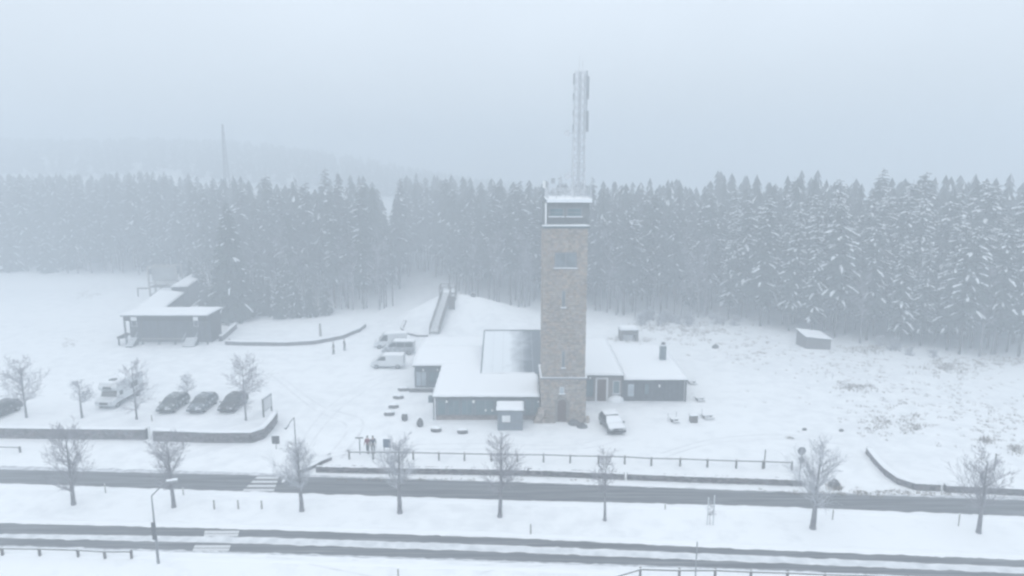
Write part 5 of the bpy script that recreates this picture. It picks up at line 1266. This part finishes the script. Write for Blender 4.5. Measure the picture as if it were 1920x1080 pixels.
# the mass of the wood behind them: coarse spruces joined into one object
def massed(name, pts, seed, snow=.3):
    r_ = random.Random(seed); mb = MB()
    for (x, y, z, H, Rr, cl) in pts:
        mb.tube((x, y, z - .3), (x, y, z + H * .9), .16, .03, n=4, mi=2, cap=False)
        nl = 15
        for l in range(nl):
            t = l / nl; zz = z + H * (cl + (1 - cl) * t); rad = Rr * (1 - t) ** .5 * r_.uniform(.8, 1.15) + .3; k = 8; off = r_.uniform(0, 6); dz = H * (1 - cl) / nl
            for b in range(k):
                a0 = off + 2 * pi * b / k; a1 = a0 + 2 * pi / k * r_.uniform(.6, .95); am_ = (a0 + a1) / 2; Ls = rad * r_.uniform(.75, 1.15)
                apex = (x, y, zz + dz * 1.1); tip = (x + cos(am_) * Ls, y + sin(am_) * Ls, zz - dz * r_.uniform(.2, .8))
                e0 = (x + cos(a0) * Ls * .6, y + sin(a0) * Ls * .6, zz - dz * .15); e1 = (x + cos(a1) * Ls * .6, y + sin(a1) * Ls * .6, zz - dz * .15)
                mb.add([apex, e0, tip, e1], [(0, 1, 2), (0, 2, 3)], 1 if r_.random() < snow * .4 else 0)
    return mb.build(name, [M['needle'], M['clump'], M['bark']], kind='stuff')
pts = []
y = 118
while y < 275:
    wv = (y * CT + CH * ST) * 1060 / F; x = -wv
    while x < wv:
        xx, yy = x + fr.uniform(-1.5, 1.5), y + fr.uniform(-1.5, 1.5); pj, _ = pix(xx, yy); ey = YG(interp(EDGE, pj)); dd = yy - ey
        top_px, _ = pix(xx, yy, 22)
        if dd > 12 and dd < 62 and not any((xx - a) ** 2 + (yy - b) ** 2 < 5 for a, b in placed) and hypot(xx - MOUND.x, yy - MOUND.y) > 13:
            H = (fr.uniform(18.5, 23.5) + 2.2 * noise.noise(Vector((xx * .08, yy * .08, 3)))) if not (pj < 330) else fr.uniform(21.5, 25) - max(0, (330 - pj)) * .004
            if pj > 1330: H += 1.0 + .5
            gapk = max(0, 1 - abs(top_px - 727) / 20)
            if gapk > 0: H *= (1 - .42 * gapk)
            pts.append((xx, yy, gh(xx, yy), H, fr.uniform(2.2, 3.0), .26))
        x += 3.9
    y += 4.1
massed('far_wood', pts, 4, .10)
tag(bpy.data.objects['far_wood'], 'misty mass of spruces filling the depth of the wood', 'wood')
# wood on the far hillside
pts = []; hr_ = random.Random(5)
for k in range(1500):
    x = hr_.uniform(-420, 30); y = hr_.uniform(330, 470)
    if y < 340 + 8 * noise.noise(Vector((x * .02, 0, 0))): continue
    pts.append((x, y, gh(x, y), hr_.uniform(7.5, 10.5), 3.4, .08))
massed('hillside_wood', pts, 6, .1)
tag(bpy.data.objects['hillside_wood'], 'faint wood on the far hillside at upper left', 'wood')
# the near dark spruces right of the lodge
bs = spruce(501, 21, 4.5, .03, .12, full=True, dens=2.6); bp_ = P(437, 600)
plant(bs, bp_.x, bp_.y, 1.0, .4, 'large dark full-skirted spruce standing alone right of the lodge', None)
k = 0
for (px, py, sc) in ((405, 592, .5), (470, 592, .62), (500, 590, .68), (385, 575, .55), (452, 583, .62), (525, 597, .6), (555, 594, .66), (583, 594, .58), (612, 590, .5), (490, 577, .75), (540, 580, .75), (420, 577, .6), (372, 560, .6), (360, 548, .62)):
    p = P(px, py); plant(V_full[k % 3], p.x, p.y, sc * .9, k * 1.3, 'low dark young spruce in the clump around the large spruce', 'young spruces around the large spruce'); k += 1
# far lattice mast behind the left wood
fm = Vector((X(424, 330, 215), 215, 0)); mt = thing('distant_mast', 'faint distant lattice mast above the left wood', 'mast', (fm.x, fm.y, gh(fm.x, fm.y)))
Hh = Z(233, 215) - gh(fm.x, fm.y)
def c3(k, z): s_ = 1.5 * (1 - z / Hh) + .22; return Vector((s_ * cos(k * 2.094), s_ * sin(k * 2.094), z))
for k in range(3): mb = MB(); mb.tube(c3(k, 0), c3(k, Hh), .14, .10, n=5); mb.build('mast_leg', M['metaldark'], mt)
mb = MB()
for j in range(18):
    z0, z1 = Hh * j / 18, Hh * (j + 1) / 18
    for k in range(3): mb.tube(c3(k, z0), c3((k + 1) % 3, z1), .06, n=4); mb.tube(c3(k, z1), c3((k + 1) % 3, z1), .06, n=4)
mb.build('bracing', M['metaldark'], mt)

# ------------------------------------------------------------------ heath: dead grass and low shrubs poking through the snow
hb_ = MB(); hr_ = random.Random(12)
def tuft(x, y, s, n):
    z = gh(x, y)
    for k in range(n):
        a = hr_.uniform(0, 6.28); rr = s * hr_.random() ** .5; bx, by = x + cos(a) * rr, y + sin(a) * rr; h_ = s * hr_.uniform(.25, .75); w_ = .03 + .02 * s; t_ = hr_.uniform(0, 6.28)
        tx, ty = bx + cos(t_) * h_ * .5, by + sin(t_) * h_ * .5
        hb_.add([(bx - sin(t_) * w_, by + cos(t_) * w_, z - .02), (bx + sin(t_) * w_, by - cos(t_) * w_, z - .02), (tx, ty, z + h_)], [(0, 1, 2)])
for (cx_, cy_, rx, ry, n, s) in ((1300, 616, 110, 24, 150, .55), (1400, 660, 90, 30, 70, .35), (1590, 690, 110, 40, 60, .3), (1700, 735, 240, 80, 110, .22), (1560, 670, 180, 40, 70, .22), (1850, 760, 120, 90, 90, .25), (1600, 725, 35, 8, 40, .5), (1655, 790, 60, 26, 60, .38), (1700, 740, 120, 40, 70, .35), (1870, 800, 80, 60, 90, .28), (1640, 655, 60, 10, 60, .6), (1780, 690, 60, 14, 80, .6), (1850, 680, 90, 20, 80, .5), (1850, 828, 10, 5, 14, .6), (1905, 845, 12, 8, 14, .6), (1715, 795, 20, 14, 26, .5), (1565, 914, 10, 4, 26, .5), (1640, 925, 200, 6, 130, .25), (800, 900, 280, 4, 60, .2), (160, 555, 30, 8, 14, .5), (140, 640, 30, 10, 10, .4), (1180, 640, 60, 6, 30, .5), (1480, 822, 12, 2, 8, .3), (1230, 605, 50, 15, 60, .6), (880, 585, 60, 12, 24, .5)):
    for k in range(n):
        px, py = hr_.gauss(cx_, rx / 2), hr_.gauss(cy_, ry / 2); p = P(px, max(540, py)); tuft(p.x, p.y, s * hr_.uniform(.5, 1.3), 12)
hb_.build('heath_tufts', M['heath'], kind='stuff'); tag(bpy.data.objects['heath_tufts'], 'dead grass and heather tufts poking through the snow', 'heath')
# shrubs at wood edge
GSH = 'frosted shrubs along the wood edge'
shm = [bare_tree(600 + i, 1.8, 1.0, True, .04, .1, .5, .95) for i in range(3)]
for k in range(26):
    px = hr_.choice([hr_.uniform(1190, 1420), hr_.uniform(1560, 1900), hr_.uniform(1200, 1300)]); py = interp(EDGE, px) + hr_.uniform(4, 20)
    place_tree('frosted leafless shrub at the foot of the right-hand wood', px, py, shm[k % 3], hr_.uniform(0, 6), GSH, 'frosted_shrub', hr_.uniform(.7, 1.4))

# ------------------------------------------------------------------ haze
hz = MB(); hz.box(-1500, 1500, -420, 1700, -4.5, 50.0)
vm = bpy.data.materials.new('haze_air'); vm.use_nodes = True; n = vm.node_tree; n.nodes.clear()
o_ = n.nodes.new('ShaderNodeOutputMaterial'); pv = n.nodes.new('ShaderNodeVolumePrincipled')
pv.inputs['Color'].default_value = HAZE_COLOR; pv.inputs['Density'].default_value = HAZE_DENSITY; pv.inputs['Anisotropy'].default_value = 0.0
n.links.new(pv.outputs[0], o_.inputs['Volume'])
hzo = hz.build('haze', vm, kind='stuff')
